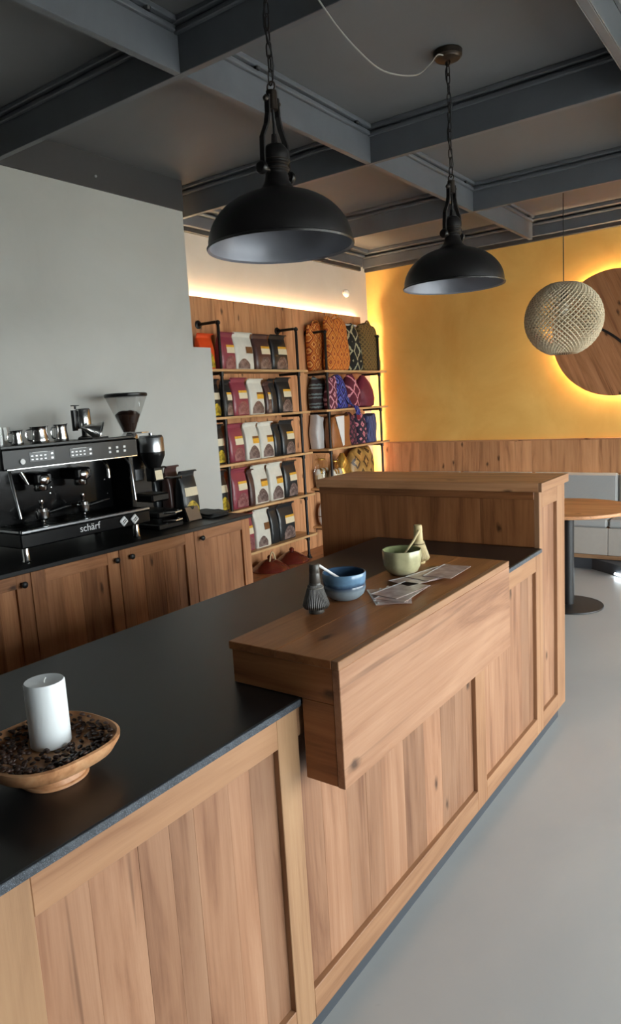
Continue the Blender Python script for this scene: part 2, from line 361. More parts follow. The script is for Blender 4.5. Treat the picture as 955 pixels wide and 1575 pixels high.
# ceiling with slim boards and mouldings
ce = structure(obj('ceiling', box((XW - .2, YB - .1, ZC), (XR + .2, YW + .1, ZC + .1)), 'ceiling_grey')); ce['label'] = 'dark grey coffered ceiling'
XBEAMS = [-0.79, 0.76, 2.305, 3.853, 5.388]            # boards running across the room
YBEAMS = [-2.250, -0.776, 0.70, 2.15]                   # boards running along the counter
BT = 0.034
def batten(par, lo, hi): part_box('batten', lo, hi, 'beam_grey', par, 0.004)
for y in XBEAMS:
    x0 = XW if y > 3.8 else XG
    b = part_box('beam', (x0, y, ZB), (XR, y + BT, ZC), 'beam_grey', ce, 0.002)
    wpos = Vector(((x0 + XR) / 2, y + BT / 2, (ZB + ZC) / 2))
    for s in (-1, 1):
        yy = (y - .022, y) if s < 0 else (y + BT, y + BT + .022)
        for (z0, z1, k) in ((3.140, 3.162, 1.0), (3.176, 3.20, 1.35)):
            w0, w1 = (y - .022 * k, y) if s < 0 else (y + BT, y + BT + .022 * k)
            bb = box((x0 - wpos.x, w0 - wpos.y, z0 - wpos.z), (XR - wpos.x, w1 - wpos.y, z1 - wpos.z), 0.004); obj('batten', bb, 'beam_grey', b)
for x in YBEAMS:
    segs = [YB] + [v for y in XBEAMS for v in (y, y + BT)] + [6.77]
    for i in range(0, len(segs), 2):
        y0, y1 = segs[i], segs[i + 1]
        b = part_box('beam', (x, y0, ZB), (x + BT, y1, ZC), 'beam_grey', ce, 0.002)
        c = Vector((x + BT / 2, (y0 + y1) / 2, (ZB + ZC) / 2))
        for s in (-1, 1):
            for (z0, z1, k) in ((3.140, 3.162, 1.0), (3.176, 3.20, 1.35)):
                w0, w1 = (x - .022 * k, x) if s < 0 else (x + BT, x + BT + .022 * k)
                obj('batten', box((w0 - c.x, y0 + .03 - c.y, z0 - c.z), (w1 - c.x, y1 - .03 - c.y, z1 - c.z), 0.004), 'beam_grey', b)
            w0, w1 = (x - .006, x) if s < 0 else (x + BT, x + BT + .006)
            if x > -1: obj('bead', box((w0 - c.x, y0 - c.y, ZB - c.z), (w1 - c.x, y1 - c.y, ZB + .022 - c.z), 0.002), 'beam_grey', b)
        if x < -2 and y1 > 1:
            for t in (0.3, 0.88):
                yy = y0 + (y1 - y0) * t
                obj('clip', lathe([(0, 0), (.012, 0), (.016, .012), (.006, .02), (.006, .034), (0, .034)], 10), 'black_metal', b, (x + BT + .022 - c.x, yy - c.y, 3.160 - c.z))
# friezes and crown mouldings on the walls
def crown(name, lo, hi, axis, d):
    t = bpy.data.objects.new(name, None); link(t); t.location = ((lo[0] + hi[0]) / 2, (lo[1] + hi[1]) / 2, ZB); structure(t); t['label'] = 'dark grey moulded ceiling trim'
    for (z0, z1, k) in ((ZB, 3.035, .030), (3.035, 3.130, .055), (3.130, 3.150, .085), (3.165, 3.20, .13)):
        l, h = list(lo), list(hi)
        if axis == 'x': h[0] = lo[0] + k
        else: l[1] = hi[1] - k
        part_box('moulding', (l[0], l[1], z0), (h[0], h[1], z1), 'trim_dark' if k == .03 else 'beam_grey', t, 0.005)
crown('trim_1', (XW, 3.744, 0), (XW, YW - .14, 0), 'x', 0)
crown('trim_2', (XW, YW, 0), (XR, YW, 0), 'y', 0)
t3 = structure(part_box('trim_3', (XG, YB, ZB), (XG + .016, 3.744, ZC), 'trim_dark', None)); t3['label'] = 'dark grey board at the top of the grey wall'
obj('screw', lathe([(0, 0), (.008, 0), (.008, .008), (.0, .01)], 8), 'steel_brushed', t3, (.008, 3.0 - (YB + 3.744) / 2, -.03), (0, PI / 2, 0))

# wainscot on the gold wall: upright boards + cap
rnd = random.Random(3)
t4 = bpy.data.objects.new('trim_4', None); link(t4); t4.location = (-1.5, YW, 0); structure(t4); t4['label'] = 'oak board wainscot along the gold wall'
for a, b in zip(*(lambda s: (s[:-1], s[1:]))(splits(XW + .06, 1.2, .13, .25, rnd))):
    part_box('plank', (a, YW - .026 - rnd.uniform(0, .002), .02), (b, YW - .001, 1.132), 'oak_warm_Z', t4, 0.0008)
part_box('cap', (XW + .06, YW - .034, 1.132), (1.2, YW - .001, 1.146), 'oak_warm_X', t4, 0.002)
# panel behind the shelves: boards standing off the wall, lit from behind
t5 = bpy.data.objects.new('trim_5', None); link(t5); t5.location = (XW, 5.2, 0); structure(t5); t5['label'] = 'oak board panel behind the shelf racks'
for a, b in zip(*(lambda s: (s[:-1], s[1:]))(splits(3.75, 6.655, .15, .24, rnd))):
    part_box('plank', (XW + .035, a + .0008, .02), (XW + .055 + rnd.uniform(0, .002), b - .0008, 2.505), 'oak_warm_Z', t5, 0.002)
led = obj('led_strip', box((XW + .008, 3.76, 2.462), (XW + .020, 6.64, 2.474)), 'led_warm'); tag(led, 'warm light strip hidden behind the top of the shelf panel', 'light strip')
led = obj('led_strip', box((XW + .008, 6.600, .30), (XW + .020, 6.612, 2.45)), 'led_warm'); tag(led, 'warm light strip hidden behind the right edge of the shelf panel', 'light strip')

# ------------------------------------------------------------------ service counter (front)
XF, XS, XK = -0.965, -0.953, -0.992
ZS = 0.927
ct = thing('service_counter', 'long oak panelled service counter with frame and upright boards', 'counter', (-1.4, 1.5, 0))
FT = 0.022
def stile(y0, y1, z0, z1, mat='oak_plain_Z'): part_box('stile', (XF - FT, y0, z0), (XF, y1, z1), mat, ct, 0.0015)
def rail(y0, y1, z0, z1): part_box('rail', (XF - FT, y0, z0), (XF, y1, z1), 'oak_plain_Y', ct, 0.0015)
part_box('core', (-1.745, -.55, .09), (XF - FT - .012, 3.0, .905), 'oak_top_Z', ct, 0)
part_box('kick_board', (-1.71, -.55, 0), (XK, 3.0, .075), 'kick_black', ct, 0)
stile(0.44, .528, .075, .907, 'oak_pale_Z'); stile(1.146, 1.222, .075, .907, 'oak_pale_Z'); stile(2.270, 2.358, .075, .907)
stile(-.55, -.46, .075, .907)
PAN = [(-.46, .44), (.528, 1.146), (1.222, 2.270), (2.358, 2.950)]
rnd = random.Random(11)
for (a, b) in PAN:
    rail(a, b, .832, .907); rail(a, b, .075, .155)
    s = splits(a, b, .065, .135, rnd)
    for p, q in zip(s[:-1], s[1:]):
        part_box('plank', (XF - FT - .014, p, .150), (XF - FT + .006 + rnd.uniform(-.0004, .0004), q, .838), 'oak_Z', ct, 0.0005)
# granite worktop
sl = thing('granite_worktop', 'black granite worktop with rough speckled edge on the service counter', 'worktop', (-1.36, 1.2, .908))
def slab_part(name, lo, hi, mat, bev): part_box(name, lo, hi, mat, sl, bev)
slab_part('slab', (-1.775, -.6, .908), (XS - .004, 2.998, ZS), 'granite', .002)
slab_part('front_edge', (XS - .004, -.6, .909), (XS, 1.2255, ZS - .001), 'granite_edge', .001)
slab_part('front_edge', (XS - .004, 2.293, .909), (XS, 2.998, ZS - .001), 'granite_edge', .001)

# raised display cabinet at the far end
tw = thing('raised_counter_end', 'tall oak cabinet closing off the far end of the counter', 'cabinet', (-1.54, 3.2, 0))
TY0, TY1, TX0 = 3.002, 3.375, -2.12
def tbox(n, lo, hi, mat, bev=.0015): return part_box(n, lo, hi, mat, tw, bev)
tbox('core', (TX0 + .02, TY0 + .025, .08), (XF - .04, TY1 - .01, 1.17), 'oak_top_Z', 0)
tbox('kick_board', (TX0 + .05, TY0, 0), (XK, TY1 - .03, .075), 'kick_black', 0)
stile(2.950, 3.0005, .075, .907)
tbox('stile', (XF - FT, TY0, .075), (XF, 3.037, 1.174), 'oak_plain_Z'); tbox('stile', (XF - FT, 3.256, .075), (XF, TY1, 1.174), 'oak_plain_Z')
tbox('rail', (XF - FT, 3.037, 1.10), (XF, 3.256, 1.174), 'oak_plain_Y'); tbox('rail', (XF - FT, 3.037, .075), (XF, 3.256, .155), 'oak_plain_Y')
for p, q in ((3.037, 3.11), (3.11, 3.19), (3.19, 3.256)):
    tbox('plank', (XF - FT - .014, p, .15), (XF - FT + .006, q, 1.105), 'oak_Z', .001)
s = splits(TX0, XF - FT, .10, .2, random.Random(5))
for p, q in zip(s[:-1], s[1:]):
    tbox('plank', (p, TY0, .10 if p < -1.78 else ZS + .001), (q, TY0 + .024 - .0004, 1.174), 'oak_top_Z', .0003)
tbox('rail', (TX0, TY0 - .006, 1.140), (XF - FT, TY0, 1.174), 'oak_top_X')
s = [TY0 - .014, 3.13, 3.27, TY1 + .014]
for p, q in zip(s[:-1], s[1:]): tbox('top_board', (TX0 - .012, p, 1.174), (XS - .012, q, 1.213), 'oak_warm_X', .001)
tbox('top_edge', (XS - .012, TY0 - .014, 1.174), (XS + .004, TY1 + .014, 1.213), 'oak_plain_Y')

# ledge box straddling the worktop
lg = thing('display_ledge', 'oak ledge box set over the counter front, holding tea bowls', 'ledge', (-1.0, 1.76, .73))
def lbox(n, lo, hi, mat, bev=.0015): return part_box(n, lo, hi, mat, lg, bev)
LY0, LY1, LX0, LX1, LZ0, LZ1 = 1.227, 2.292, -1.162, -0.842, .727, 1.034
lbox('top_board', (LX0 - .006, LY0 - .003, LZ1 - .02), (-1.02, LY1, LZ1), 'oak_top_Y'); lbox('top_board', (-1.0195, LY0 - .003, LZ1 - .02), (LX1 - .02, LY1, LZ1), 'oak_top_Y')
lbox('top_edge', (LX1 - .02, LY0 - .002, LZ1 - .02), (LX1, LY1, LZ1), 'oak_plain_Y')
lbox('front_board', (LX1 - .02, LY0, LZ0), (LX1, LY1, LZ1 - .02), 'oak_Y')
lbox('side_board', (LX0, LY0 + .001, ZS + .001), (LX1 - .02, LY0 + .02, LZ1 - .02), 'oak_top_X')
lbox('side_board', (XS + .001, LY0 + .001, LZ0 + .001), (LX1 - .02, LY0 + .02, ZS + .001), 'oak_top_X')
lbox('side_board', (LX0, LY1 - .02, ZS + .001), (LX1 - .02, LY1, LZ1 - .02), 'oak_top_X')
lbox('side_board', (XS + .001, LY1 - .02, LZ0 + .001), (LX1 - .02, LY1 - .001, ZS + .001), 'oak_top_X')
lbox('bottom_board', (XS + .001, LY0 + .02, LZ0 + .001), (LX1 - .02, LY1 - .02, LZ0 + .018), 'oak_Y')
lbox('back_board', (LX0, LY0 + .02, ZS + .001), (LX0 + .018, LY1 - .02, LZ1 - .02), 'oak_top_Y')

# ------------------------------------------------------------------ back counter: four cabinets and a granite top
CX = -3.01
def cabinet(y0, y1, knob_y, label):
    c = thing('base_cabinet', label, 'cabinet', (-3.3, (y0 + y1) / 2, 0), 0, 'cabinets under the coffee machine')
    part_box('body', (XG + .01, y0 + .001, .09), (CX - .024, y1 - .001, .897), 'oak_top_Z', c, .001)
    part_box('kick_board', (XG + .05, y0, 0), (CX - .06, y1, .09), 'kick_black', c, 0)
    d = bpy.data.objects.new('door', None); link(d, c); d.location = rel(c, (CX - .011, (y0 + y1) / 2, .5)); wd = Vector((CX - .011, (y0 + y1) / 2, .5))
    def db(n, lo, hi, mat):
        cc = [(lo[i] + hi[i]) / 2 for i in range(3)]
        return obj(n, box([lo[i] - cc[i] for i in range(3)], [hi[i] - cc[i] for i in range(3)], .0015), mat, d, tuple(cc[i] - wd[i] for i in range(3)))
    st = .075; a, b = y0 + .002, y1 - .002
    db('stile', (CX - .022, a, .10), (CX, a + st, .893), 'oak_door_Z'); db('stile', (CX - .022, b - st, .10), (CX, b, .893), 'oak_door_Z')
    db('rail', (CX - .022, a + st, .83), (CX, b - st, .893), 'oak_door_Y'); db('rail', (CX - .022, a + st, .10), (CX, b - st, .17), 'oak_door_Y')
    s = splits(a + st, b - st, .09, .16, rnd)
    for p, q in zip(s[:-1], s[1:]): db('plank', (CX - .022, p, .168), (CX - .013, q, .832), 'oak_door_Z')
    k = obj('knob', lathe([(0, 0), (.007, 0), (.007, .012), (.015, .018), (.016, .026), (.010, .032), (0, .033)], 16), 'black_metal', d, (.011, knob_y - wd.y, .847 - .5), (0, PI / 2, 0), True)
cabinet(1.300, 1.843, 1.795, 'oak base cabinet at the left edge of the picture under the machine')
cabinet(1.843, 2.368, 2.339, 'oak base cabinet under the middle of the coffee machine, knob at right')
cabinet(2.368, 2.931, 2.440, 'oak base cabinet under the grinder with knob at left')
cabinet(2.931, 3.440, 2.982, 'oak base cabinet at the end of the back counter beside the shelves')
bc = thing('back_worktop', 'black granite worktop under the coffee machine', 'worktop', (-3.34, 2.4, .898))
part_box('slab', (XG + .001, 1.29, .898), (-2.990, 3.455, .92), 'granite', bc, .002)
ZK = .92

# ------------------------------------------------------------------ shelf racks of iron pipe and oak boards
def rack(label, y0, y1, p0, p1, zs, group='pipe shelf racks'):
    t = thing('pipe_shelf', label, 'shelf', (-3.92, (y0 + y1) / 2, 0), 0, group)
    xw = XW + .056; xp = -3.825
    for py in (p0, p1):
        bm = bmesh.new()
        pts = [(xw, py, 2.285), (xp - .03, py, 2.285), (xp - .008, py, 2.278), (xp, py, 2.255), (xp, py, .20)]
        tube(pts, .0125, 10, bm)
        o = obj('post', bm, 'pipe_iron', t, rel(t, (0, 0, 0)), smooth=True)
        obj('flange', lathe([(0, 0), (.034, 0), (.034, .007), (.018, .012), (.018, .03), (0, .03)], 16), 'pipe_iron', t, rel(t, (xw, py, 2.285)), (0, PI / 2, 0), True)
        obj('flange', lathe([(0, 0), (.03, 0), (.03, .007), (.018, .012), (.018, .03), (0, .03)], 16), 'pipe_iron', t, rel(t, (xp, py, .191)), (0, 0, 0), True)
        obj('elbow', sphere((0, 0, 0), .02, 12, 8), 'pipe_iron', t, rel(t, (xp, py, 2.278)), smooth=True)
        for z in zs:
            bm = tube([(xw, py, z - .032), (xp, py, z - .032)], .0115, 10)
            obj('bracket', bm, 'pipe_iron', t, rel(t, (0, 0, 0)), smooth=True)
            obj('tee', lathe([(0, -.022), (.018, -.022), (.018, .022), (0, .022)], 12), 'pipe_iron', t, rel(t, (xp, py, z - .032)), smooth=True)
    for z in zs:
        b = box((xw - t.location.x, y0 - t.location.y, z - .02), (-3.80 - t.location.x, y1 - t.location.y, z), .002)
        obj('board', b, 'shelf_oak_Y', t)
RZ = [1.922, 1.550, 1.175, .790, .410]
rack('left pipe shelf rack stacked with coffee bags', 4.0, 5.305, 4.17, 5.185, RZ)
rack('right pipe shelf rack holding woven bags by the gold wall', 5.57, 6.755, 5.64, 6.63, RZ)
pl = thing('shelf_plinth', 'low brown plinth under the shelf racks', 'plinth', (-3.9, 5.2, 0))
part_box('plinth_top', (XW + .056, 3.93, .16), (-3.70, 6.8, .19), 'oak_top_Y', pl); part_box('plinth_front', (XW + .06, 3.95, 0), (-3.74, 6.78, .16), 'oak_top_Y', pl)

# ------------------------------------------------------------------ coffee bags
BAGC = {'maroon': srgb(134, 56, 68), 'white': srgb(206, 202, 190), 'brown': srgb(74, 50, 46), 'black': srgb(34, 36, 38), 'orange': srgb(214, 74, 30)}
for k, c in BAGC.items(): plain('bag_' + k, c, 0.33 if k != 'white' else 0.5, 0.0, noise=0.18, scale=12, bump=0.35)
plain('label_cream', srgb(214, 200, 170), 0.6, noise=0.12, scale=120)
plain('label_gold', srgb(214, 160, 50), 0.4, noise=0.25, scale=50)
plain('label_brown', srgb(112, 70, 30), 0.5, noise=0.2, scale=60)
mottled('bag_art_dark', srgb(60, 40, 38), srgb(150, 130, 122), 34, 0.25)
mottled('bag_art_red', srgb(96, 40, 46), srgb(168, 120, 116), 34, 0.25)
mottled('bag_art_gold', srgb(60, 46, 10), srgb(236, 200, 60), 26, 0.3)
def coffee_bag(y0, y1, zb, h, color, label, group, xb=-3.955, depth=.085, style=None, lean=0.0, jit=0.0, cat='bag'):
    yc, a = (y0 + y1) / 2, (y1 - y0) / 2 - .002
    t = thing('coffee_bag', label, cat, (xb, yc, zb), jit, group)
    b = depth / 2; rr = random.Random(hash((round(y0, 3), round(zb, 3))) & 0xffff)
    prof = [(0, .96, .92, 6), (.02, 1, 1, 6), (.25, 1.0, 1.08, 5), (.5, .98, 1.0, 5), (.68, .95, .78, 5), (.80, .94, .48, 5), (.88, .96, .20, 4)]
    rings = []
    for (f, ka, kb, n) in prof:
        ring = [(y, x, z) for (x, y, z) in []]
        pts = ring_se(lean * f, 0, f * h, b * kb, a * ka, n, 28)
        rings.append([(x + rr.uniform(-.0015, .0015), y + rr.uniform(-.002, .002), z) for (x, y, z) in pts])
    obj('body', loft(rings), 'bag_' + color, t, smooth=True)
    # folded top with its seam
    ftop = []
    z0 = .865 * h
    for (dz, dx, th, ka) in ((0, 0, .20 * b, .96), (.055, .004, .006, .97), (.105, .012, .005, .98), (.135, .022, .004, .98), (.130, .030, .004, .97), (.10, .034, .003, .97)):
        ftop.append([(lean * .9 + dx + p[0], p[1] + (rr.uniform(-.002, .002)), z0 + dz * h) for p in ring_se(0, 0, 0, max(th, .003), a * ka, 4, 16)])
    obj('folded_top', loft(ftop), 'bag_' + color, t, smooth=True)
    def patch(name, f0, f1, u0, u1, mat, off=.0025, arch=0.0):
        bm2 = bmesh.new(); nu, nv = 8, 5; g = []
        def kb_at(f):
            for (p, q) in zip(prof[:-1], prof[1:]):
                if p[0] <= f <= q[0]:
                    w_ = (f - p[0]) / (q[0] - p[0]); return p[2] + (q[2] - p[2]) * w_, p[1] + (q[1] - p[1]) * w_
            return .2, .95
        for j in range(nv + 1):
            f = f0 + (f1 - f0) * j / nv; kb, ka = kb_at(f); row = []
            for i in range(nu + 1):
                u = u0 + (u1 - u0) * i / nu; v_ = 2 * i / nu - 1; zf = f - arch * (f1 - f0) * (j / nv) * v_ * v_
                x = b * kb * max(0.0, 1 - abs(u) ** 5) ** .2 + lean * f + off
                row.append(bm2.verts.new((x, u * a * ka, zf * h)))
            g.append(row)
        for j in range(nv):
            for i in range(nu): bm2.faces.new((g[j][i], g[j][i + 1], g[j + 1][i + 1], g[j + 1][i]))
        bmesh.ops.recalc_face_normals(bm2, faces=bm2.faces[:])
        obj(name, bm2, mat, t, smooth=True)
    st = style or color
    if st == 'white':
        patch('label', .56, .62, -.1, .86, 'label_brown'); patch('label', .43, .56, -.1, .86, 'label_gold')
        patch('print', .03, .38, -.75, .75, 'bag_art_dark', arch=.55)
    elif st == 'whitebig':
        patch('label', .44, .62, .1, .86, 'label_brown'); patch('print', .03, .30, -.8, .4, 'bag_art_dark', arch=.55)
    elif st in ('maroon', 'brown', 'black'):
        patch('label', .44, .60, -.3, .86, 'label_cream'); patch('label', .60, .66, -.3, .86, 'label_gold')
        patch('print', .03, .38, -.55, .85, 'bag_art_red' if st == 'maroon' else 'bag_art_dark', arch=.55)
    elif st == 'yellow':
        patch('label', .46, .64, -.7, .86, 'label_cream'); patch('print', .04, .36, -.85, .85, 'bag_art_gold', arch=.55)
    elif st == 'foil':
        patch('print', .05, .5, -.6, .85, 'bag_art_gold', arch=.55)
    return t
G = 'coffee bags on the left pipe rack'
SN = ['top shelf', 'second shelf', 'third shelf', 'fourth shelf', 'lowest shelf']
bags = [
 (0, 3.99, 4.165, .285, 'orange', 'foil', 'glossy orange foil bag half hidden by the grey wall on the top shelf'),
 (0, 4.22, 4.40, .305, 'maroon', None, 'maroon coffee bag with cream label on the top shelf'),
 (0, 4.405, 4.645, .315, 'white', 'whitebig', 'wide white coffee bag with brown label on the top shelf'),
 (0, 4.65, 4.87, .31, 'brown', None, 'dark brown coffee bag on the top shelf beside the wide white bag'),
 (0, 4.875, 5.105, .315, 'black', None, 'black coffee bag at the right end of the top shelf'),
 (1, 4.07, 4.19, .31, 'black', 'yellow', 'black coffee bag with yellow print beside the grey wall on the second shelf'),
 (1, 4.215, 4.325, .30, 'black', None, 'narrow dark bag behind the left iron post on the second shelf'),
 (1, 4.335, 4.535, .32, 'maroon', None, 'maroon coffee bag on the second shelf'),
 (1, 4.54, 4.74, .31, 'white', None, 'white coffee bag with gold label on the second shelf'),
 (1, 4.745, 4.825, .285, 'brown', None, 'narrow brown bag beside the white bag on the second shelf'),
 (1, 4.83, 4.92, .31, 'black', 'none', 'narrow plain black bag on the second shelf'),
 (1, 4.925, 5.135, .32, 'black', None, 'black coffee bag with cream label at the right end of the second shelf'),
 (2, 4.07, 4.19, .33, 'black', 'yellow', 'black coffee bag with yellow print beside the grey wall on the third shelf'),
 (2, 4.255, 4.445, .325, 'maroon', None, 'maroon coffee bag on the third shelf'),
 (2, 4.45, 4.635, .325, 'white', None, 'left of the two white coffee bags on the third shelf'),
 (2, 4.64, 4.83, .32, 'white', None, 'right of the two white coffee bags on the third shelf'),
 (2, 4.835, 4.93, .295, 'black', 'none', 'narrow plain black bag on the third shelf'),
 (2, 4.935, 5.135, .32, 'black', None, 'black coffee bag with cream label at the right end of the third shelf'),
 (3, 4.08, 4.20, .345, 'black', 'yellow', 'black coffee bag with yellow print beside the grey wall on the fourth shelf'),
 (3, 4.24, 4.445, .345, 'maroon', None, 'maroon coffee bag on the fourth shelf'),
 (3, 4.45, 4.52, .32, 'brown', 'none', 'narrow brown bag between maroon and white bags on the fourth shelf'),
 (3, 4.525, 4.725, .345, 'white', None, 'left of the two white coffee bags on the fourth shelf'),
 (3, 4.73, 4.93, .345, 'white', None, 'right of the two white coffee bags on the fourth shelf'),
 (3, 4.94, 5.135, .34, 'black', None, 'black coffee bag with cream label at the right end of the fourth shelf'),
 (4, 4.31, 4.49, .33, 'maroon', None, 'maroon bag on the lowest shelf, mostly hidden by the end cabinet'),
 (4, 4.495, 4.70, .345, 'white', 'whitebig', 'white coffee bag with brown label on the lowest shelf'),
 (4, 4.705, 4.82, .345, 'black', 'none', 'narrow plain black bag on the lowest shelf'),
 (4, 4.825, 5.07, .345, 'black', None, 'wide black coffee bag with cream label on the lowest shelf'),
]
for i, (r, a, b, h, c, st, lab) in enumerate(bags):
    coffee_bag(a, b, RZ[r], h * .97, c, lab, G, xb=-3.906 + .006 * math.sin(i * 2.3), style=st, lean=.006 * math.sin(i * 1.7))

# ------------------------------------------------------------------ woven bags and parcels on the right rack
diamonds('weave_orange', [srgb(206, 120, 44), srgb(150, 56, 22), srgb(226, 160, 84), srgb(190, 96, 36)], 11, 8, 2.0)
diamonds('weave_orange2', [srgb(214, 130, 52), srgb(156, 62, 24), srgb(222, 150, 70), srgb(204, 110, 40)], 9, 6.5, 2.4)
diamonds('weave_black', [srgb(24, 24, 22), srgb(24, 24, 22), srgb(24, 24, 22), srgb(176, 172, 140)], 7.0, 5.2, 1.7)
diamonds('weave_olive', [srgb(104, 84, 44), srgb(70, 56, 30), srgb(120, 98, 54)], 22, 22, 1.5)
diamonds('weave_stripe', [srgb(52, 38, 38), srgb(52, 38, 38), srgb(110, 122, 122)], 5, 11, 2.0, stripe=True)
diamonds('weave_pink', [srgb(96, 34, 52), srgb(206, 150, 160), srgb(96, 34, 52)], 9, 7, 2.2)
diamonds('weave_blue', [srgb(36, 36, 92), srgb(60, 60, 150), srgb(26, 22, 60), srgb(90, 100, 180)], 8, 5.5, 2.0)
diamonds('weave_maroon', [srgb(96, 26, 44), srgb(96, 26, 44), srgb(96, 26, 44), srgb(214, 140, 150)], 8, 6, 1.5)
plain('cloth_maroon', srgb(104, 30, 50), 0.6, noise=0.25, scale=20, bump=0.5)
diamonds('weave_plaid', [srgb(60, 30, 44), srgb(120, 60, 76), srgb(34, 24, 34)], 14, 11, 1.6)
diamonds('weave_plaid2', [srgb(40, 30, 48), srgb(196, 120, 130), srgb(40, 30, 48)], 10, 10, 1.4)
diamonds('weave_bluegrey', [srgb(64, 70, 110), srgb(84, 88, 128), srgb(50, 52, 84)], 20, 3, 2.0)
plain('cloth_white', srgb(196, 192, 190), 0.8, noise=0.1, scale=20, bump=0.3)
plain('leather_tan', srgb(150, 92, 46), 0.5, noise=0.2, scale=15)
plain('paper_white', srgb(224, 222, 220), 0.7, noise=0.03)
plain('gold_foil', srgb(190, 150, 70), 0.25, 0.7, noise=0.3, scale=25, bump=0.8)
plain('strap_red', srgb(150, 44, 60), 0.8)
def soft_bag(y0, y1, zb, h, mat, label, prof='tall', xb=-3.92, d=.09, seed=1, name='woven_bag', cat='bag', group='woven bags on the right pipe rack', extra=None):
    yc, a, b = (y0 + y1) / 2, (y1 - y0) / 2, d
    t = thing(name, label, cat, (xb, yc, zb), 0, group); rr = random.Random(seed)
    P = {'tall': [(0, .84, .7, 3), (.03, .96, .9, 3), (.2, 1, 1, 3), (.5, .98, .95, 3), (.75, .95, .8, 3), (.9, .92, .6, 2.6), (.97, .86, .4, 2.4), (1, .76, .2, 2.2)],
         'sack': [(0, .6, .6, 2.4), (.05, .86, .85, 2.4), (.3, 1, 1, 2.4), (.55, .95, .95, 2.3), (.8, .72, .7, 2.2), (.93, .5, .45, 2), (1, .36, .3, 2)],
         'stack': [(0, .96, .9, 5), (.03, 1, 1, 5), (.5, .98, 1, 5), (.96, .97, .95, 5), (1, .92, .85, 5)]}[prof]
    fine = []
    for (p, q) in zip(P[:-1], P[1:]):
        for k in range(3):
            w_ = k / 3; fine.append(tuple(p[i] + (q[i] - p[i]) * w_ for i in range(4)))
    fine.append(P[-1]); ph = rr.uniform(0, 6)
    rings = []
    for (f, ka, kb, n) in fine:
        wob = 1 + .03 * math.sin(f * 9 + ph)
        rings.append([(x + .006 * math.sin(y * 40 + f * 7 + ph), y, z + f ** 3 * .016 * math.sin(y * 28 + ph)) for (x, y, z) in ring_se(0, .012 * math.sin(f * 4 + ph), f * h, b * kb, a * ka * wob, n, 28)])
    obj('body', loft(rings), mat, t, smooth=True)
    if extra: extra(t, a, b, h)
    return t
def ex_handle(mat, k=.5):
    def f(t, a, b, h):
        pts = [(b * .2, -a * k + a * 2 * k * i / 10, h * .96 + .05 * math.sin(PI * i / 10)) for i in range(11)]
        obj('handle', tube(pts, .008, 8), mat, t, smooth=True)
    return f
def ex_rim(mat):
    def f(t, a, b, h): obj('rim', tube([p for p in ring_se(0, 0, h * .985, b * .34, a * .84, 2.4, 24)], .009, 8, closed=True), mat, t, smooth=True)
    return f
soft_bag(5.575, 5.85, RZ[0], .45, 'weave_orange', 'orange woven bag with small diamonds behind the corner post on the top shelf', 'tall', xb=-3.986, d=.05, seed=1, extra=ex_handle('weave_orange', .6))
soft_bag(5.70, 6.085, RZ[0], .50, 'weave_orange2', 'tall orange woven bag with rust zigzag diamonds on the top shelf', 'tall', xb=-3.872, d=.06, seed=2, extra=ex_handle('weave_orange2', .45))
soft_bag(6.09, 6.37, RZ[0], .465, 'weave_black', 'black woven bag with pale outlined diamonds on the top shelf', 'tall', d=.085, seed=3, extra=ex_rim('cloth_white'))
soft_bag(6.375, 6.745, RZ[0], .49, 'weave_olive', 'olive brown woven bag next to the gold wall on the top shelf', 'tall', d=.085, seed=4, extra=ex_handle('weave_olive', .3))
soft_bag(5.575, 5.80, RZ[1], .31, 'weave_stripe', 'dark bag with grey stripes at the left of the second shelf', 'tall', xb=-3.98, d=.055, seed=5)
soft_bag(5.675, 5.83, RZ[1], .32, 'weave_pink', 'narrow maroon and pink patterned pouch on the second shelf', 'tall', xb=-3.872, d=.05, seed=6)
def blue_extra(t, a, b, h):
    pts = [(b * .9, a * .4, h * .35), (b * 1.15, a * .8, h * .12), (.128, a * 1.3, .012), (.134, a * 1.5, -.03), (.134, a * 1.55, -.075)]
    bm = bmesh.new()
    vs = []
    for i, p in enumerate(pts): vs.append([bm.verts.new((p[0], p[1] - .035, p[2] + .01)), bm.verts.new((p[0], p[1] + .035, p[2])), bm.verts.new((p[0] - .012, p[1] + .035, p[2] - .006)), bm.verts.new((p[0] - .012, p[1] - .035, p[2] + .004))])
    for q, r in zip(vs[:-1], vs[1:]):
        for k in range(4): bm.faces.new((q[k], q[(k + 1) % 4], r[(k + 1) % 4], r[k]))
    bm.faces.new(vs[0]); bm.faces.new(vs[-1][::-1]); bmesh.ops.recalc_face_normals(bm, faces=bm.faces[:])
    obj('strap', bm, 'weave_blue', t)
    bm = bmesh.new()
    for k in range(7):
        y = a * 1.55 - .03 + k * .01; tube([(.130, y, -.072), (.136, y + .002, -.12)], .003, 5, bm)
    obj('fringe', bm, 'strap_red', t)
soft_bag(5.84, 6.06, RZ[1], .325, 'weave_blue', 'deep blue patterned bag with a strap hanging off the second shelf', 'tall', d=.08, seed=7, extra=blue_extra)
soft_bag(6.065, 6.31, RZ[1], .33, 'weave_maroon', 'maroon bag with pink diamond outlines on the second shelf', 'sack', d=.09, seed=8)
soft_bag(6.29, 6.61, RZ[1], .315, 'cloth_maroon', 'plain maroon rounded bag at the right of the second shelf', 'sack', d=.09, seed=9)
soft_bag(5.575, 5.70, RZ[2] + .001, .32, 'cloth_white', 'off-white folded cloth standing at the left of the third shelf', 'stack', xb=-3.975, d=.055, seed=10, name='folded_cloth', cat='cloth', group='textiles on the right pipe rack')
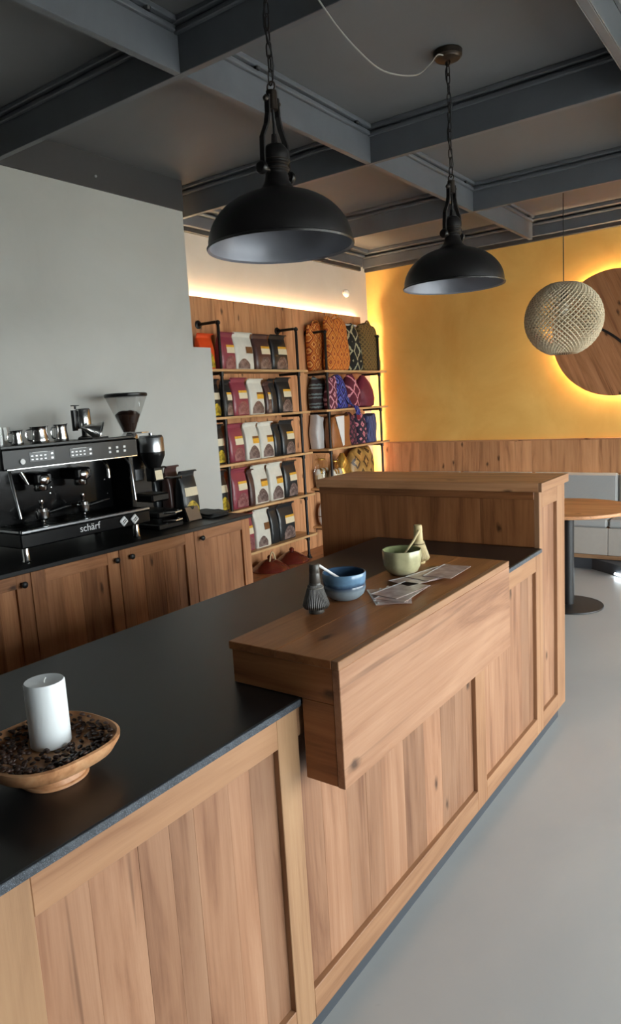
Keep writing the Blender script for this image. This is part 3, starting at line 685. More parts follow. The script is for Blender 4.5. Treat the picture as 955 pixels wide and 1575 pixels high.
soft_bag(5.715, 5.82, RZ[2], .30, 'leather_tan', 'narrow tan leather pouch behind the post on the third shelf', 'tall', xb=-3.985, d=.045, seed=11, group='textiles on the right pipe rack')
def paper_tri(t, a, b, h):
    bm = bmesh.new(); x = b + .006
    f = [bm.verts.new(v) for v in ((x, -a * .75, h * .97), (x, a * .15, h * .99), (x, a * .05, h * .06), (x, -a * .1, h * .03))]
    g = [bm.verts.new(v.co - Vector((.004, 0, 0))) for v in f]
    bm.faces.new(f); bm.faces.new(g[::-1])
    for i in range(4): bm.faces.new((f[i], g[i], g[(i + 1) % 4], f[(i + 1) % 4]))
    bmesh.ops.recalc_face_normals(bm, faces=bm.faces[:]); obj('paper_insert', bm, 'paper_white', t)
soft_bag(5.685, 6.02, RZ[2], .31, 'leather_tan', 'tan leather satchel with a white pointed paper on the third shelf', 'stack', xb=-3.872, d=.06, seed=12, group='textiles on the right pipe rack', extra=paper_tri)
soft_bag(6.03, 6.20, RZ[2], .32, 'weave_plaid', 'dark rose plaid pouch beside the tan satchel on the third shelf', 'tall', d=.075, seed=13, group='textiles on the right pipe rack')
soft_bag(6.205, 6.40, RZ[2], .315, 'weave_plaid2', 'dark pouch with pink checks on the third shelf', 'tall', d=.075, seed=14, group='textiles on the right pipe rack')
soft_bag(6.405, 6.59, RZ[2], .29, 'weave_bluegrey', 'blue grey folded textile at the right of the third shelf', 'stack', d=.07, seed=15, name='folded_cloth', cat='cloth', group='textiles on the right pipe rack')
def wrapped(y0, y1, zb, h, label, seed, gold=True, xb=-3.87):
    t = thing('wrapped_gift', label, 'gift', (xb, (y0 + y1) / 2, zb), 0, 'wrapped gifts on the fourth shelf'); rr = random.Random(seed); a = (y1 - y0) / 2
    obj('basket', loft([ring_se(0, 0, z * h, .043 * k, a * .86 * k, 3, 24) for z, k in ((0, .8), (.02, .9), (.3, 1), (.42, 1.0))]), 'straw', t, smooth=True)
    for k in range(5):
        o = sphere((0, 0, 0), .036, 12, 8, None, (.9, 1, 1.2))
        obj('parcel', o, 'gold_foil' if gold or k % 2 else 'cloth_white', t, (rr.uniform(-.006, .006), -a * .6 + a * 1.2 * k / 4, h * .45), smooth=True)
    rings = []
    for f, ka, kb in ((.01, .92, .9), (.2, 1, 1), (.5, .98, 1), (.72, .8, .7), (.84, .35, .3), (.92, .5, .35), (1, .75, .4)):
        rings.append([(x + rr.uniform(-.006, .006), y + rr.uniform(-.008, .008), z) for (x, y, z) in ring_se(0, 0, f * h, .052 * kb, a * ka, 2.6, 30)])
    obj('wrapping', loft(rings, cap=False), 'cellophane', t)
    obj('ribbon', tube(ring_se(0, 0, .84 * h, .03, a * .38, 2, 16), .006, 6, closed=True), 'gold_foil', t, smooth=True)
wrapped(5.575, 5.80, RZ[3], .33, 'clear wrapped gift basket at the left of the fourth shelf', 1, False, -3.975)
wrapped(5.655, 5.87, RZ[3], .30, 'clear wrapped gift with pale parcels beside the iron post on the fourth shelf', 2, False)
soft_bag(5.88, 6.07, RZ[3], .30, 'gold_foil', 'small crumpled gold gift bag on the fourth shelf', 'sack', d=.075, seed=16, name='gift_bag', cat='gift', group='wrapped gifts on the fourth shelf')
diamonds('foil_swirl', [srgb(160, 120, 62), srgb(176, 136, 76), srgb(70, 46, 24), srgb(150, 112, 58)], 6, 5, 1.6, rough=0.35)
soft_bag(6.08, 6.54, RZ[3], .335, 'foil_swirl', 'large gold gift bag with dark brown swirls on the fourth shelf', 'tall', d=.09, seed=17, name='gift_bag', cat='gift', group='wrapped gifts on the fourth shelf')
t = thing('round_ornament', 'white rounded ornament at the left of the lowest shelf', 'ornament', (-3.96, 5.665, RZ[4]))
obj('body', loft([[p for p in ring_se(0, 0, .24 * f, .05 * k, .085 * k, 2.2, 24)] for f, k in ((0, .4), (.04, .65), (.2, .92), (.45, 1), (.7, .9), (.88, .62), (.97, .32), (1, .1))]), 'cloth_white', t, smooth=True)
obj('band', tube(ring_se(0, 0, .10, .052, .087, 2.2, 24), .005, 6, closed=True), 'label_brown', t, smooth=True)
# clay lids on the plinth
plain('glazed_clay', srgb(92, 32, 24), 0.16, noise=0.2, scale=20, coat=0.5)
plain('rope', srgb(196, 170, 130), 0.8)
def clay_lid(y, x, r, h, label, loop):
    t = thing('clay_lid', label, 'lid', (x, y, .19), 0, 'glazed clay lids under the shelves')
    obj('cone', lathe([(0, .004), (r * .98, 0), (r, .008), (r * .97, .02), (r * .86, .036), (r * .66, h * .60), (r * .42, h * .84), (.03, h), (0, h + .003)], 40), 'glazed_clay', t, smooth=True)
    obj('knob', lathe([(0, h), (.02, h), (.024, h + .02), (.015, h + .035), (0, h + .038)], 16), 'glazed_clay', t, smooth=True)
    if loop: obj('loop_handle', tube([(.03, -.045 + .09 * i / 10, h * .75 + .09 * math.sin(PI * i / 10)) for i in range(11)], .007, 8), 'rope', t, smooth=True)
clay_lid(4.66, -3.87, .17, .095, 'red-brown glazed clay lid with a pale loop handle under the shelves', True)
clay_lid(5.005, -3.89, .155, .095, 'red-brown glazed clay lid nearer the right rack under the shelves', False)

# detector / small sensor on the wall above the shelf panel
t = thing('wall_sensor', 'small white round sensor on the wall above the shelves', 'sensor', (XW, 6.44, 2.745))
obj('base', lathe([(0, 0), (.03, 0), (.03, .012), (0, .014)], 20), 'plaster_white', t, (0, 0, 0), (0, PI / 2, 0), True)
obj('dome', sphere((.03, 0, -.01), .032, 16, 10, None, (1, 1, 1.25)), 'print_white', t, smooth=True)

# ------------------------------------------------------------------ espresso machine
em = thing('espresso_machine', 'black two-group espresso machine with chrome edges on the back worktop', 'coffee machine', (-3.03, 1.83, ZK))
def mb(name, lo, hi, mat, bev=.004, par=None): return part_box(name, lo, hi, mat, par or em, bev)
MY0, MY1 = 1.83, 2.63
mb('drip_tray_body', (-3.56, MY0, 1.005), (-3.034, MY1, 1.075), 'machine_black', .006)
mb('drip_tray_trim', (-3.045, MY0 + .004, 1.075), (-3.028, MY1 - .002, 1.092), 'steel_brushed', .004)
mb('side_trim', (-3.50, MY0, 1.078), (-3.045, MY0 + .008, 1.090), 'steel_brushed', .003)
mb('tray_surround', (-3.40, MY0 + .008, 1.075), (-3.045, MY1, 1.086), 'machine_black', .003)
for k in range(26):
    y = MY0 + .03 + k * (MY1 - MY0 - .06) / 25
    mb('tray_bar', (-3.33, y - .004, 1.086), (-3.07, y + .004, 1.0905), 'machine_black', .001)
mb('back_panel', (-3.50, MY0 + .02, 1.086), (-3.30, MY1 - .03, 1.375), 'machine_panel', .004)
mb('side_column', (-3.50, MY1 - .03, 1.06), (-3.14, MY1 + .005, 1.38), 'machine_black', .004)
mb('side_column', (-3.50, MY0, 1.06), (-3.30, MY0 + .02, 1.38), 'machine_black', .004)
mb('head', (-3.58, MY0 - .01, 1.377), (-3.098, MY1 + .012, 1.478), 'machine_black', .008)
mb('head_trim', (-3.102, MY0 + .01, 1.376), (-3.093, MY1, 1.384), 'steel', .002)
mb('cup_rail', (-3.57, MY0, 1.478), (-3.115, MY1, 1.484), 'machine_black', .002)
mb('rail_lip', (-3.122, MY0, 1.478), (-3.112, MY1, 1.492), 'machine_black', .002)
for (x, y) in ((-3.12, 1.90), (-3.10, 2.575), (-3.45, 1.90), (-3.45, 2.575)):
    obj('foot', lathe([(0, 0), (.020, 0), (.022, .006), (.017, .012), (.017, .086), (0, .086)], 20), 'steel', em, rel(em, (x, y, ZK)), smooth=True)
# key pads on the head
for y0 in (2.02, 2.25):
    kp = mb('key_pad', (-3.099, y0 - .055, 1.405), (-3.0965, y0 + .085, 1.455), 'machine_panel', .001)
    kx = -3.0963
    c = Vector((-3.09775, y0 + .015, 1.43))
    for r in range(2):
        for k in range(4):
            obj('key', box((-.0012, -.006, -.003), (.0012, .006, .003), .0006), 'steel_brushed', kp, (.002, -.055 + k * .024, -.012 + r * .017))
    obj('key_line', box((-.0008, -.048, -.001), (.0008, .036, .001)), 'print_white', kp, (.0016, -.004, .022))
    for r in range(2): obj('key', box((-.0015, -.007, -.005), (.0015, .007, .005), .001), 'steel_brushed', kp, (.002, .055, -.012 + r * .022))
for k in range(3):
    for r in range(2): mb('symbol', (-3.099, 2.44 + k * .05, 1.408 + r * .022), (-3.0965, 2.455 + k * .05, 1.420 + r * .022), 'print_white', .001)
obj('pressure_dial', lathe([(0, 0), (.014, 0), (.014, .006), (.012, .008), (0, .008)], 20), 'print_white', em, rel(em, (-3.098, 1.925, 1.413)), (0, PI / 2, 0), True)
# group heads, portafilters, steam wands
for yg in (2.075, 2.315):
    g = mb('group_head', (-3.30, yg - .05, 1.285), (-3.16, yg + .05, 1.345), 'machine_black', .012)
    cy = Vector((-3.23, yg, 1.315))
    obj('group_ring', lathe([(0, 0), (.030, 0), (.034, .006), (.034, .030), (.026, .036), (0, .036)], 24), 'steel', g, (.028, 0, -.064), smooth=True)
    obj('group_cap', lathe([(0, 0), (.028, 0), (.030, .01), (.02, .018), (0, .02)], 24), 'steel', g, (.062, 0, -.008), (0, PI / 2, 0), True)
for yg in (2.06, 2.31):
    p = bpy.data.objects.new('portafilter', None); link(p, em); p.location = rel(em, (-3.19, yg, 1.092))
    obj('basket', lathe([(0, .012), (.026, .012), (.034, .02), (.036, .055), (.032, .055), (.03, .022), (0, .02)], 24), 'steel', p, smooth=True)
    obj('spout', tube([(0, 0, .016), (0, 0, .002)], .012, 12), 'steel', p, smooth=True)
    obj('handle', tube([(0, .03, .045), (0, .07, .05), (0, .13, .058), (0, .17, .06)], [.008, .012, .013, .009], 12), 'machine_black', p, smooth=True)
    obj('tamper', lathe([(0, .056), (.026, .056), (.026, .068), (.008, .074), (.008, .09), (.013, .1), (.011, .112), (0, .115)], 20), 'steel', p, smooth=True)
obj('steam_wand', tube([(-3.16, 2.435, 1.375), (-3.13, 2.438, 1.35), (-3.12, 2.44, 1.32), (-3.12, 2.44, 1.275)], [.010, .010, .008, .009], 10), 'steel', em, rel(em, (0, 0, 0)), smooth=True)
obj('steam_wand', tube([(-3.17, 2.60, 1.375), (-3.13, 2.602, 1.33), (-3.12, 2.603, 1.22), (-3.115, 2.604, 1.13)], [.007, .007, .006, .008], 10), 'steel_brushed', em, rel(em, (0, 0, 0)), smooth=True)
obj('steam_wand', tube([(-3.18, 1.90, 1.375), (-3.14, 1.885, 1.30), (-3.11, 1.88, 1.22), (-3.10, 1.885, 1.14)], [.008, .008, .006, .007], 10), 'steel_brushed', em, rel(em, (0, 0, 0)), smooth=True)
obj('steam_knob', tube([(-3.12, 1.925, 1.36), (-3.10, 1.945, 1.30)], [.012, .006], 10), 'steel', em, rel(em, (0, 0, 0)), smooth=True)
for (y, z) in ((2.19, 1.22), (2.20, 1.25), (2.55, 1.25), (2.56, 1.17), (1.86, 1.12), (2.0, 1.13)):
    obj('rivet', lathe([(0, 0), (.006, 0), (.004, .004), (0, .005)], 10), 'steel', em, rel(em, (-3.30, y, z)), (0, PI / 2, 0), True)
# lettering and two square switches on the tray front
me = text_mesh('schärf', .052, .0008); me.materials.append(MATS['print_white'])
inst('lettering', me, em, rel(em, (-3.0328, 2.222, 1.045)), (PI / 2, 0, PI / 2))
for y in (2.437, 2.512):
    k = obj('square_switch', box((0, -.021, -.021), (.012, .021, .021), .004), 'print_white', em, rel(em, (-3.034, y, 1.040)), (math.radians(38), 0, 0))
    for a in (0, 1): obj('switch_mark', box((.0118, -.0135, -.002), (.0135, .0135, .002)), 'machine_black', k, (0, 0, -.005 + a * .01))

# steel pitchers and jugs on the cup rail
ZR = 1.485
def pitcher(x, y, r, h, label, handle=1):
    t = thing('milk_pitcher', label, 'pitcher', (x, y, ZR), 0, 'steel pitchers on the espresso machine')
    obj('body', lathe([(0, 0), (r * 1.02, 0), (r * 1.08, .006), (r * 1.05, h * .3), (r * .9, h * .68), (r * .92, h * .9), (r * 1.0, h), (r * .97, h), (r * .88, h * .88), (r * .86, h * .68), (r, h * .3), (r, .006), (0, .004)], 28), 'steel', t, smooth=True)
    obj('handle', tube([(0, handle * r * .9, h * .88), (0, handle * r * 1.5, h * .84), (0, handle * r * 1.65, h * .55), (0, handle * r * 1.4, h * .25), (0, handle * r * 1.02, h * .22)], .0045, 8), 'steel', t, smooth=True)
    bm = bmesh.new(); v = [bm.verts.new(c) for c in ((r * .5, -handle * r * .78, h), (-r * .5, -handle * r * .78, h), (0, -handle * r * 1.35, h * 1.04), (0, -handle * r * .95, h * .72))]
    bm.faces.new((v[0], v[2], v[3])); bm.faces.new((v[1], v[3], v[2])); obj('spout', bm, 'steel', t)
pitcher(-3.30, 2.035, .030, .075, 'smallest steel milk pitcher at the left on the espresso machine', -1)
pitcher(-3.28, 2.150, .045, .088, 'wide steel milk pitcher in the middle of the espresso machine top', -1)
pitcher(-3.30, 2.295, .036, .092, 'steel milk pitcher with a pouring lip beside the tilted steel jug', -1)
t = thing('drinking_glass', 'clear glass at the left edge on top of the espresso machine', 'glass', (-3.30, 1.965, ZR))
obj('wall', lathe([(.030, 0), (.036, .095)], 24), 'clear_plastic', t, smooth=True); obj('bottom', lathe([(0, .004), (.030, .002), (.030, 0), (0, 0)], 24), 'clear_plastic', t, smooth=True)
t = thing('steel_shaker', 'steel canister with black side handle raised on the espresso machine', 'canister', (-3.40, 2.52, ZR))
obj('stand', lathe([(0, 0), (.035, 0), (.035, .012), (.014, .02), (.014, .062), (0, .062)], 20), 'machine_black', t, smooth=True)
obj('body', lathe([(0, .06), (.042, .06), (.044, .068), (.044, .165), (.040, .172), (0, .174)], 28), 'steel', t, smooth=True)
obj('side_handle', loft([ring_se(.0, -.058, z, .014, .014, 3, 16) for z in (.05, .06, .15, .165)]), 'machine_black', t, smooth=True)
obj('lid_knob', lathe([(0, .172), (.006, .172), (.006, .186), (.024, .188), (.024, .193), (0, .194)], 16), 'machine_black', t, (0, -.045, 0), smooth=True)
t = thing('steel_funnel', 'tilted conical steel funnel lying on the espresso machine', 'funnel', (-3.27, 2.475, ZR + .052))
fn = obj('cone', lathe([(.058, .05), (.060, .052), (.006, -.060), (.003, -.060)], 32, closed=True), 'steel', t, rot=(math.radians(-108), 0, math.radians(-42)), smooth=True)
obj('rim', lathe([(.059, .048), (.064, .048), (.064, .053), (.059, .053)], 32, closed=True), 'steel_brushed', t, rot=(math.radians(-108), 0, math.radians(-42)), smooth=True)
mb('cup_tray', (-3.33, 2.42, ZR - .002), (-3.20, 2.53, ZR + .012), 'machine_black', .003)

# grinder
gd = thing('coffee_grinder', 'black coffee grinder with clear bean hopper beside the espresso machine', 'grinder', (-3.42, 2.87, ZK))
def gb(n, lo, hi, mat, bev=.006): return part_box(n, lo, hi, mat, gd, bev)
gb('base', (-3.60, 2.77, ZK + .001), (-3.13, 2.97, ZK + .035), 'machine_black')
gb('body', (-3.60, 2.775, ZK + .035), (-3.36, 2.965, 1.46), 'machine_black', .02)
gb('fork_block', (-3.36, 2.80, 1.08), (-3.20, 2.94, 1.13), 'machine_black', .01)
gb('tray', (-3.36, 2.79, .985), (-3.15, 2.95, 1.03), 'machine_black', .01)
gb('display', (-3.36, 2.80, 1.21), (-3.33, 2.87, 1.28), 'steel_brushed', .003)
obj('throat', lathe([(0, 0), (.05, 0), (.05, .02), (.035, .04), (0, .04)], 24), 'steel', gd, rel(gd, (-3.45, 2.885, 1.46)), smooth=True)
hp = obj('hopper', lathe([(.036, 0), (.123, .215), (.125, .225), (.122, .225), (.120, .215), (.033, .002)], 40), 'clear_plastic', gd, rel(gd, (-3.45, 2.885, 1.495)), smooth=True)
obj('hopper_lid', lathe([(0, .222), (.128, .222), (.130, .228), (.130, .238), (.122, .244), (0, .246)], 40), 'machine_black', gd, rel(gd, (-3.45, 2.885, 1.495)), smooth=True)
obj('slide_gate', box((-.01, -.03, -.004), (.10, .03, .004), .002), 'steel', gd, rel(gd, (-3.42, 2.90, 1.497)))
bn = bmesh.new(); lathe([(0, .006), (.033, .006), (.075, .112), (.055, .128), (.03, .135), (0, .137)], 36, bn)
for v in bn.verts:
    if v.co.z > .1: v.co.z += random.uniform(-.004, .004)
o = obj('coffee_beans', bn, 'bean', None, (-3.45, 2.885, 1.497), smooth=True); tag(o, 'roasted coffee beans filling the clear grinder hopper', 'coffee beans', kind='stuff')
obj('doser', lathe([(0, -.14), (.02, -.14), (.028, -.12), (.072, -.02), (.074, 0), (.074, .085), (.070, .092), (0, .094)], 36), ['steel_brushed'], gd, rel(gd, (-3.27, 2.895, 1.375)), smooth=True)
obj('doser_lid', lathe([(0, .094), (.07, .094), (.066, .102), (.012, .104), (.012, .116), (0, .118)], 30), 'steel_brushed', gd, rel(gd, (-3.27, 2.895, 1.375)), smooth=True)
obj('doser_cone', lathe([(.030, -.122), (.0745, -.022), (.0755, .0), (.0755, .004), (.0735, .004)], 36), 'machine_black', gd, rel(gd, (-3.27, 2.895, 1.375)), smooth=True)
obj('sticker', box((0, -.028, -.035), (.002, .028, .035)), 'label_cream', gd, rel(gd, (-3.225, 2.89, 1.245)), (0, math.radians(-8), 0))
gb('sticker_back', (-3.30, 2.855, 1.20), (-3.226, 2.93, 1.285), 'machine_black', .004)
obj('lever', tube([(-3.23, 2.94, 1.215), (-3.18, 2.97, 1.212), (-3.14, 2.995, 1.215)], [.005, .006, .009], 10), 'steel', gd, rel(gd, (0, 0, 0)), smooth=True)
for z in (1.015, .965): obj('fork', tube([(-3.16, 2.83, z), (-3.10, 2.88, z), (-3.10, 2.93, z + .004), (-3.16, 2.96, z)], .006, 8), 'steel', gd, rel(gd, (0, 0, 0)), smooth=True)

# bags and small things right of the grinder
coffee_bag(3.10, 3.22, ZK, .34, 'black', 'tall dark bag leaning against the wall beside the grinder', 'bags beside the grinder', xb=-3.55, style='none')
coffee_bag(3.13, 3.245, ZK, .345, 'brown', 'tall grey-brown bag between two black bags beside the grinder', 'bags beside the grinder', xb=-3.448, style='none')
coffee_bag(3.145, 3.30, ZK, .31, 'black', 'black coffee bag with yellow label on the back worktop', 'bags beside the grinder', xb=-3.345, style='yellow')
t = thing('card_holder', 'small kraft card holder in front of the black coffee bag', 'card holder', (-3.235, 3.125, ZK))
plain('kraft', srgb(126, 104, 84), 0.8)
obj('wedge', loft([[( -.05, -.06, 0), (.045, -.06, 0), (.045, .06, 0), (-.05, .06, 0)], [(-.03, -.055, .085), (.012, -.055, .085), (.012, .055, .085), (-.03, .055, .085)]]), 'machine_black', t)
obj('card', loft([[(.047, -.05, .005), (.050, -.05, .005), (.050, .06, .005), (.047, .06, .005)], [(.014, -.05, .088), (.017, -.05, .088), (.017, .06, .088), (.014, .06, .088)]]), 'kraft', t)
obj('clip', lathe([(0, 0), (.011, 0), (.011, .006), (0, .008)], 14), 'machine_black', t, (.018, .01, .082), (0, PI / 2, 0), True)
t = thing('folded_cloth', 'flat black folded cloth at the end of the back worktop', 'cloth', (-3.25, 3.30, ZK))
rr = random.Random(4)
for k, (a, b) in enumerate(((.13, .10), (.12, .09))):
    rings = [[(x * (1 - .04 * q), y, z + .004 * math.sin(x * 50 + k)) for (x, y, z) in ring_se(0, 0, .001 + .012 * k + q * .011, a, b, 5, 32)] for q in (0, .5, 1)]
    obj('layer', loft(rings), 'rubber', t, (0.01 * k, .01 * k, .004), smooth=True)
t = thing('small_booklet', 'grey booklet lying against the wall on the black cloth', 'booklet', (-3.42, 3.37, ZK), .25)
obj('cover', box((-.07, -.05, .0), (.07, .05, .012), .001), 'steel_brushed' if False else 'bench_panel', t); obj('pages', box((-.066, -.048, .002), (.071, .051, .010)), 'paper_white', t)

# ------------------------------------------------------------------ pendant lamps
def link_mesh():
    pts = []
    for i in range(16):
        a = 2 * PI * i / 16; pts.append((0.0085 * math.cos(a), 0, .019 * math.sin(a) + (.006 if math.sin(a) > 0 else -.006)))
    bm = tube(pts, .0026, 6, closed=True); me = bpy.data.meshes.new('chain_link')
    for f in bm.faces: f.smooth = True
    bm.to_mesh(me); bm.free(); me.materials.append(MATS['pipe_iron']); return me
LINK = link_mesh()
def pendant(x, y, zr, R_, label, rz, ztop):
    t = thing('pendant_lamp', label, 'lamp', (x, y, zr), rz, 'black dome pendant lamps')
    H_ = .195
    outer = [(R_ + .004, -.004), (R_ + .006, .002), (R_, .006)]
    for i in range(1, 13):
        a = (PI / 2) * i / 12 * .80
        outer.append((R_ * math.cos(a) ** .92, .006 + (H_ - .03) * math.sin(a) / math.sin(PI / 2 * .8)))
    outer += [(.066, H_ - .017), (.055, H_ - .008), (.047, H_ + .003), (.041, H_ + .016), (.037, H_ + .035)]
    obj('shade', lathe(outer, 56), 'lamp_black', t, smooth=True)
    inner = [(R_ + .003, -.004)] + [(max(r - .004, .01), z - .004) for r, z in outer[2:-4]] + [(.0, H_ - .01)]
    obj('shade_lining', lathe(inner, 56), 'lamp_inner', t, smooth=True)
    zs = H_ + .03
    obj('socket', lathe([(.037, zs), (.037, zs + .01), (.042, zs + .014), (.042, zs + .026), (.038, zs + .030), (.038, zs + .036), (.044, zs + .040), (.046, zs + .058), (.044, zs + .078), (.030, zs + .095), (.012, zs + .102), (.009, zs + .13), (0, zs + .13)], 28), 'lamp_black', t, smooth=True)
    for dz, r in ((.020, .0425), (.034, .039), (.046, .0455)):
        obj('ring', tube([(r * math.cos(2 * PI * i / 28), r * math.sin(2 * PI * i / 28), zs + dz) for i in range(28)], .0026, 6, closed=True), 'lamp_bronze', t, smooth=True)
    obj('bulb_holder', lathe([(0, H_ - .05), (.02, H_ - .05), (.024, H_ - .04), (.024, H_ - .012), (0, H_ - .012)], 20), 'lamp_inner', t, smooth=True)
    obj('bulb', sphere((0, 0, H_ - .075), .028, 16, 10, None, (1, 1, 1.15)), 'print_white', t, smooth=True)
    for s in (-1, 1):
        pts = [(0, s * .066, zs + .01), (0, s * .066, zs + .055), (0, s * .062, zs + .11), (0, s * .036, zs + .155), (0, s * .026, zs + .19), (0, s * .024, zs + .245)]
        bm = bmesh.new(); rings = []
        for p in pts: rings.append([(p[0] - .009, p[1] - .004, p[2]), (p[0] + .009, p[1] - .004, p[2]), (p[0] + .009, p[1] + .004, p[2]), (p[0] - .009, p[1] + .004, p[2])])
        obj('yoke_arm', loft(rings), 'lamp_black', t)
        k = lathe([(0, 0), (.019, 0), (.021, .004), (.021, .014), (.017, .019), (0, .02)], 20)
        obj('pivot_knob', k, 'lamp_black', t, (0, s * .066, zs + .012), (-s * PI / 2, 0, 0), True)
        obj('pivot_pin', cyl((0, s * .036, zs + .012), (0, s * .066, zs + .012), .007, 12), 'lamp_bronze', t, smooth=True)
        obj('top_bolt', lathe([(0, 0), (.009, 0), (.009, .008), (.006, .012), (0, .012)], 14), 'lamp_bronze', t, (0, s * .028, zs + .232), (-s * PI / 2, 0, 0), True)
    obj('yoke_bridge', cyl((0, 0, zs + .205), (0, 0, zs + .262), .018, 16), 'lamp_bronze', t, smooth=True)
    obj('yoke_pin', cyl((0, -.034, zs + .238), (0, .034, zs + .238), .006, 10), 'lamp_bronze', t, smooth=True)
    obj('inner_cord', tube([(0, 0, zs + .125), (.002, 0, zs + .16), (0, 0, zs + .21)], .0045, 8), 'rubber', t, smooth=True)
    z = zs + .262
    obj('hook_ring', tube([(.015 * math.cos(2 * PI * i / 18), 0, z + .014 + .015 * math.sin(2 * PI * i / 18)) for i in range(18)], .003, 8, closed=True), 'lamp_bronze', t, smooth=True)
    z += .042; zt = ztop - zr; k = 0
    while z < zt - .03:
        inst('chain_link', LINK, t, (0, 0, z), (0, 0, (k % 2) * PI / 2 + .2 * math.sin(k))); z += .041; k += 1
    cord = [(.012 * math.sin(i * .9), .012 * math.cos(i * .9), zs + .30 + i * (zt - zs - .31) / 14) for i in range(15)]
    obj('cord', tube(cord, .003, 6), 'rubber', t, smooth=True)
    obj('ceiling_cup', lathe([(0, zt - .042), (.03, zt - .042), (.055, zt - .036), (.060, zt - .028), (.066, zt - .026), (.068, zt - .004), (.062, zt), (0, zt)], 32), 'lamp_bronze', t, smooth=True)
    obj('cup_loop', tube([(.012 * math.cos(2 * PI * i / 16), 0, zt - .052 + .012 * math.sin(2 * PI * i / 16)) for i in range(16)], .003, 6, closed=True), 'lamp_bronze', t, smooth=True)
    return t
pendant(-1.487, 1.960, 2.128, .242, 'nearer and larger-looking black dome pendant lamp over the counter', 0.0, ZC)
pendant(-1.480, 3.333, 2.138, .242, 'farther black dome pendant lamp in front of the gold wall', -.15, ZC)
CP = [(-1.48, 3.28, 3.165), (-1.48, 3.215, 3.143), (-1.48, 3.13, 3.074), (-1.48, 2.997, 2.990), (-1.48, 2.789, 2.928), (-1.48, 2.629, 2.910), (-1.48, 2.419, 2.942), (-1.48, 2.257, 2.999), (-1.483, 2.12, 3.07), (-1.485, 2.02, 3.17)]
def smooth_path(P, k=6):
    P = [Vector(p) for p in P]; out = []
    for i in range(len(P) - 1):
        a, b, c, d = P[max(i - 1, 0)], P[i], P[i + 1], P[min(i + 2, len(P) - 1)]
        for q in range(k):
            u = q / k; out.append(.5 * ((2 * b) + (c - a) * u + (2 * a - 5 * b + 4 * c - d) * u * u + (3 * b - a - 3 * c + d) * u ** 3))
    return out + [P[-1]]
plain('cable_grey', srgb(128, 126, 122), 0.5)
cab = obj('ceiling_cable', tube(smooth_path(CP), .0032, 8), 'cable_grey', None, smooth=True)
tag(cab, 'thin cable sagging between the two ceiling lamp fittings', 'cable')

# woven globe lamp
gl = thing('woven_globe_lamp', 'round woven straw pendant lamp hanging in front of the wooden disc', 'lamp', (-1.559, 5.45, 2.122))
bm = bmesh.new(); RG, ROWS, COLS = .272, 36, 44; grid = []
for r in range(ROWS + 1):
    ph = math.radians(20) + (math.radians(160) - math.radians(20)) * r / ROWS
    ring = []
    for c in range(COLS):
        th = 2 * PI * (c + (0.5 if r % 2 else 0)) / COLS; q = RG * (1.0 + .004 * (-1) ** r)
        ring.append(bm.verts.new((q * math.sin(ph) * math.cos(th), q * math.sin(ph) * math.sin(th), q * math.cos(ph) * .97)))
    grid.append(ring)
for r in range(0, ROWS - 1):
    for c in range(COLS):
        if r % 2 == 0: bm.faces.new((grid[r][c], grid[r + 1][c], grid[r + 2][c], grid[r + 1][c - 1]))
        else: bm.faces.new((grid[r][c], grid[r + 1][(c + 1) % COLS], grid[r + 2][c], grid[r + 1][c]))
fdel = [f for i, f in enumerate(bm.faces) if False]
sh = obj('woven_shell', bm, 'straw', gl)
md = sh.modifiers.new('strands', 'WIREFRAME'); md.thickness = .0170; md.use_even_offset = False; md.use_boundary = True
sh['kind'] = 'stuff'
for zz, q in ((.248, .098), (-.248, .098)):
    obj('rim', tube([(q * math.cos(2 * PI * i / 40), q * math.sin(2 * PI * i / 40), zz) for i in range(40)], .007, 8, closed=True), 'straw_dark', gl, smooth=True)
obj('cross_bar', cyl((-.098, 0, .248), (.098, 0, .248), .004), 'black_metal', gl)
obj('socket', lathe([(0, .12), (.02, .12), (.022, .17), (.012, .24), (.004, .26), (0, .26)], 16), 'black_metal', gl, smooth=True)
obj('bulb', sphere((0, 0, .07), .038, 16, 12, None, (1, 1, 1.25)), 'bulb_white', gl, smooth=True)
obj('cord', cyl((0, 0, .25), (0, 0, ZC - 2.122 - .02), .0035, 8), 'black_metal', gl, smooth=True)
obj('ceiling_cup', lathe([(0, 0), (.05, 0), (.055, -.02), (.02, -.035), (0, -.036)], 24), 'black_metal', gl, (0, 0, ZC - 2.122), smooth=True)

# wooden disc with light behind it
dc = thing('wall_disc', 'large backlit wooden disc with a dark curved inlay on the gold wall', 'wall decoration', (-1.505, YW - .045, 2.083))
DR = .555
def disc_poly(lo, hi, y0, y1):
    """strip of the disc between two parallel cuts, turned with the planks"""
    bm = bmesh.new(); pts = []
    n = 24
    import math as mm
    a0, a1 = mm.acos(max(-1, min(1, lo / DR))), mm.acos(max(-1, min(1, hi / DR)))
    up = [(DR * mm.cos(a0 + (a1 - a0) * i / n), DR * mm.sin(a0 + (a1 - a0) * i / n)) for i in range(n + 1)]
    dn = [(x, -z) for x, z in up[::-1]]
    allp = up + dn; out = []
    for p in allp:
        if not out or (abs(out[-1][0] - p[0]) + abs(out[-1][1] - p[1])) > 1e-5: out.append(p)
    if (abs(out[0][0] - out[-1][0]) + abs(out[0][1] - out[-1][1])) < 1e-5: out.pop()
    f = [bm.verts.new((x, y0, z)) for x, z in out]; g = [bm.verts.new((x, y1, z)) for x, z in out]
    bm.faces.new(f); bm.faces.new(g[::-1]); k = len(f)
    for i in range(k): bm.faces.new((f[i], g[i], g[(i + 1) % k], f[(i + 1) % k]))
    bmesh.ops.recalc_face_normals(bm, faces=bm.faces[:]); return bm
cuts = [-DR, -.40, -.22, -.05, .11, .27, .42, DR]
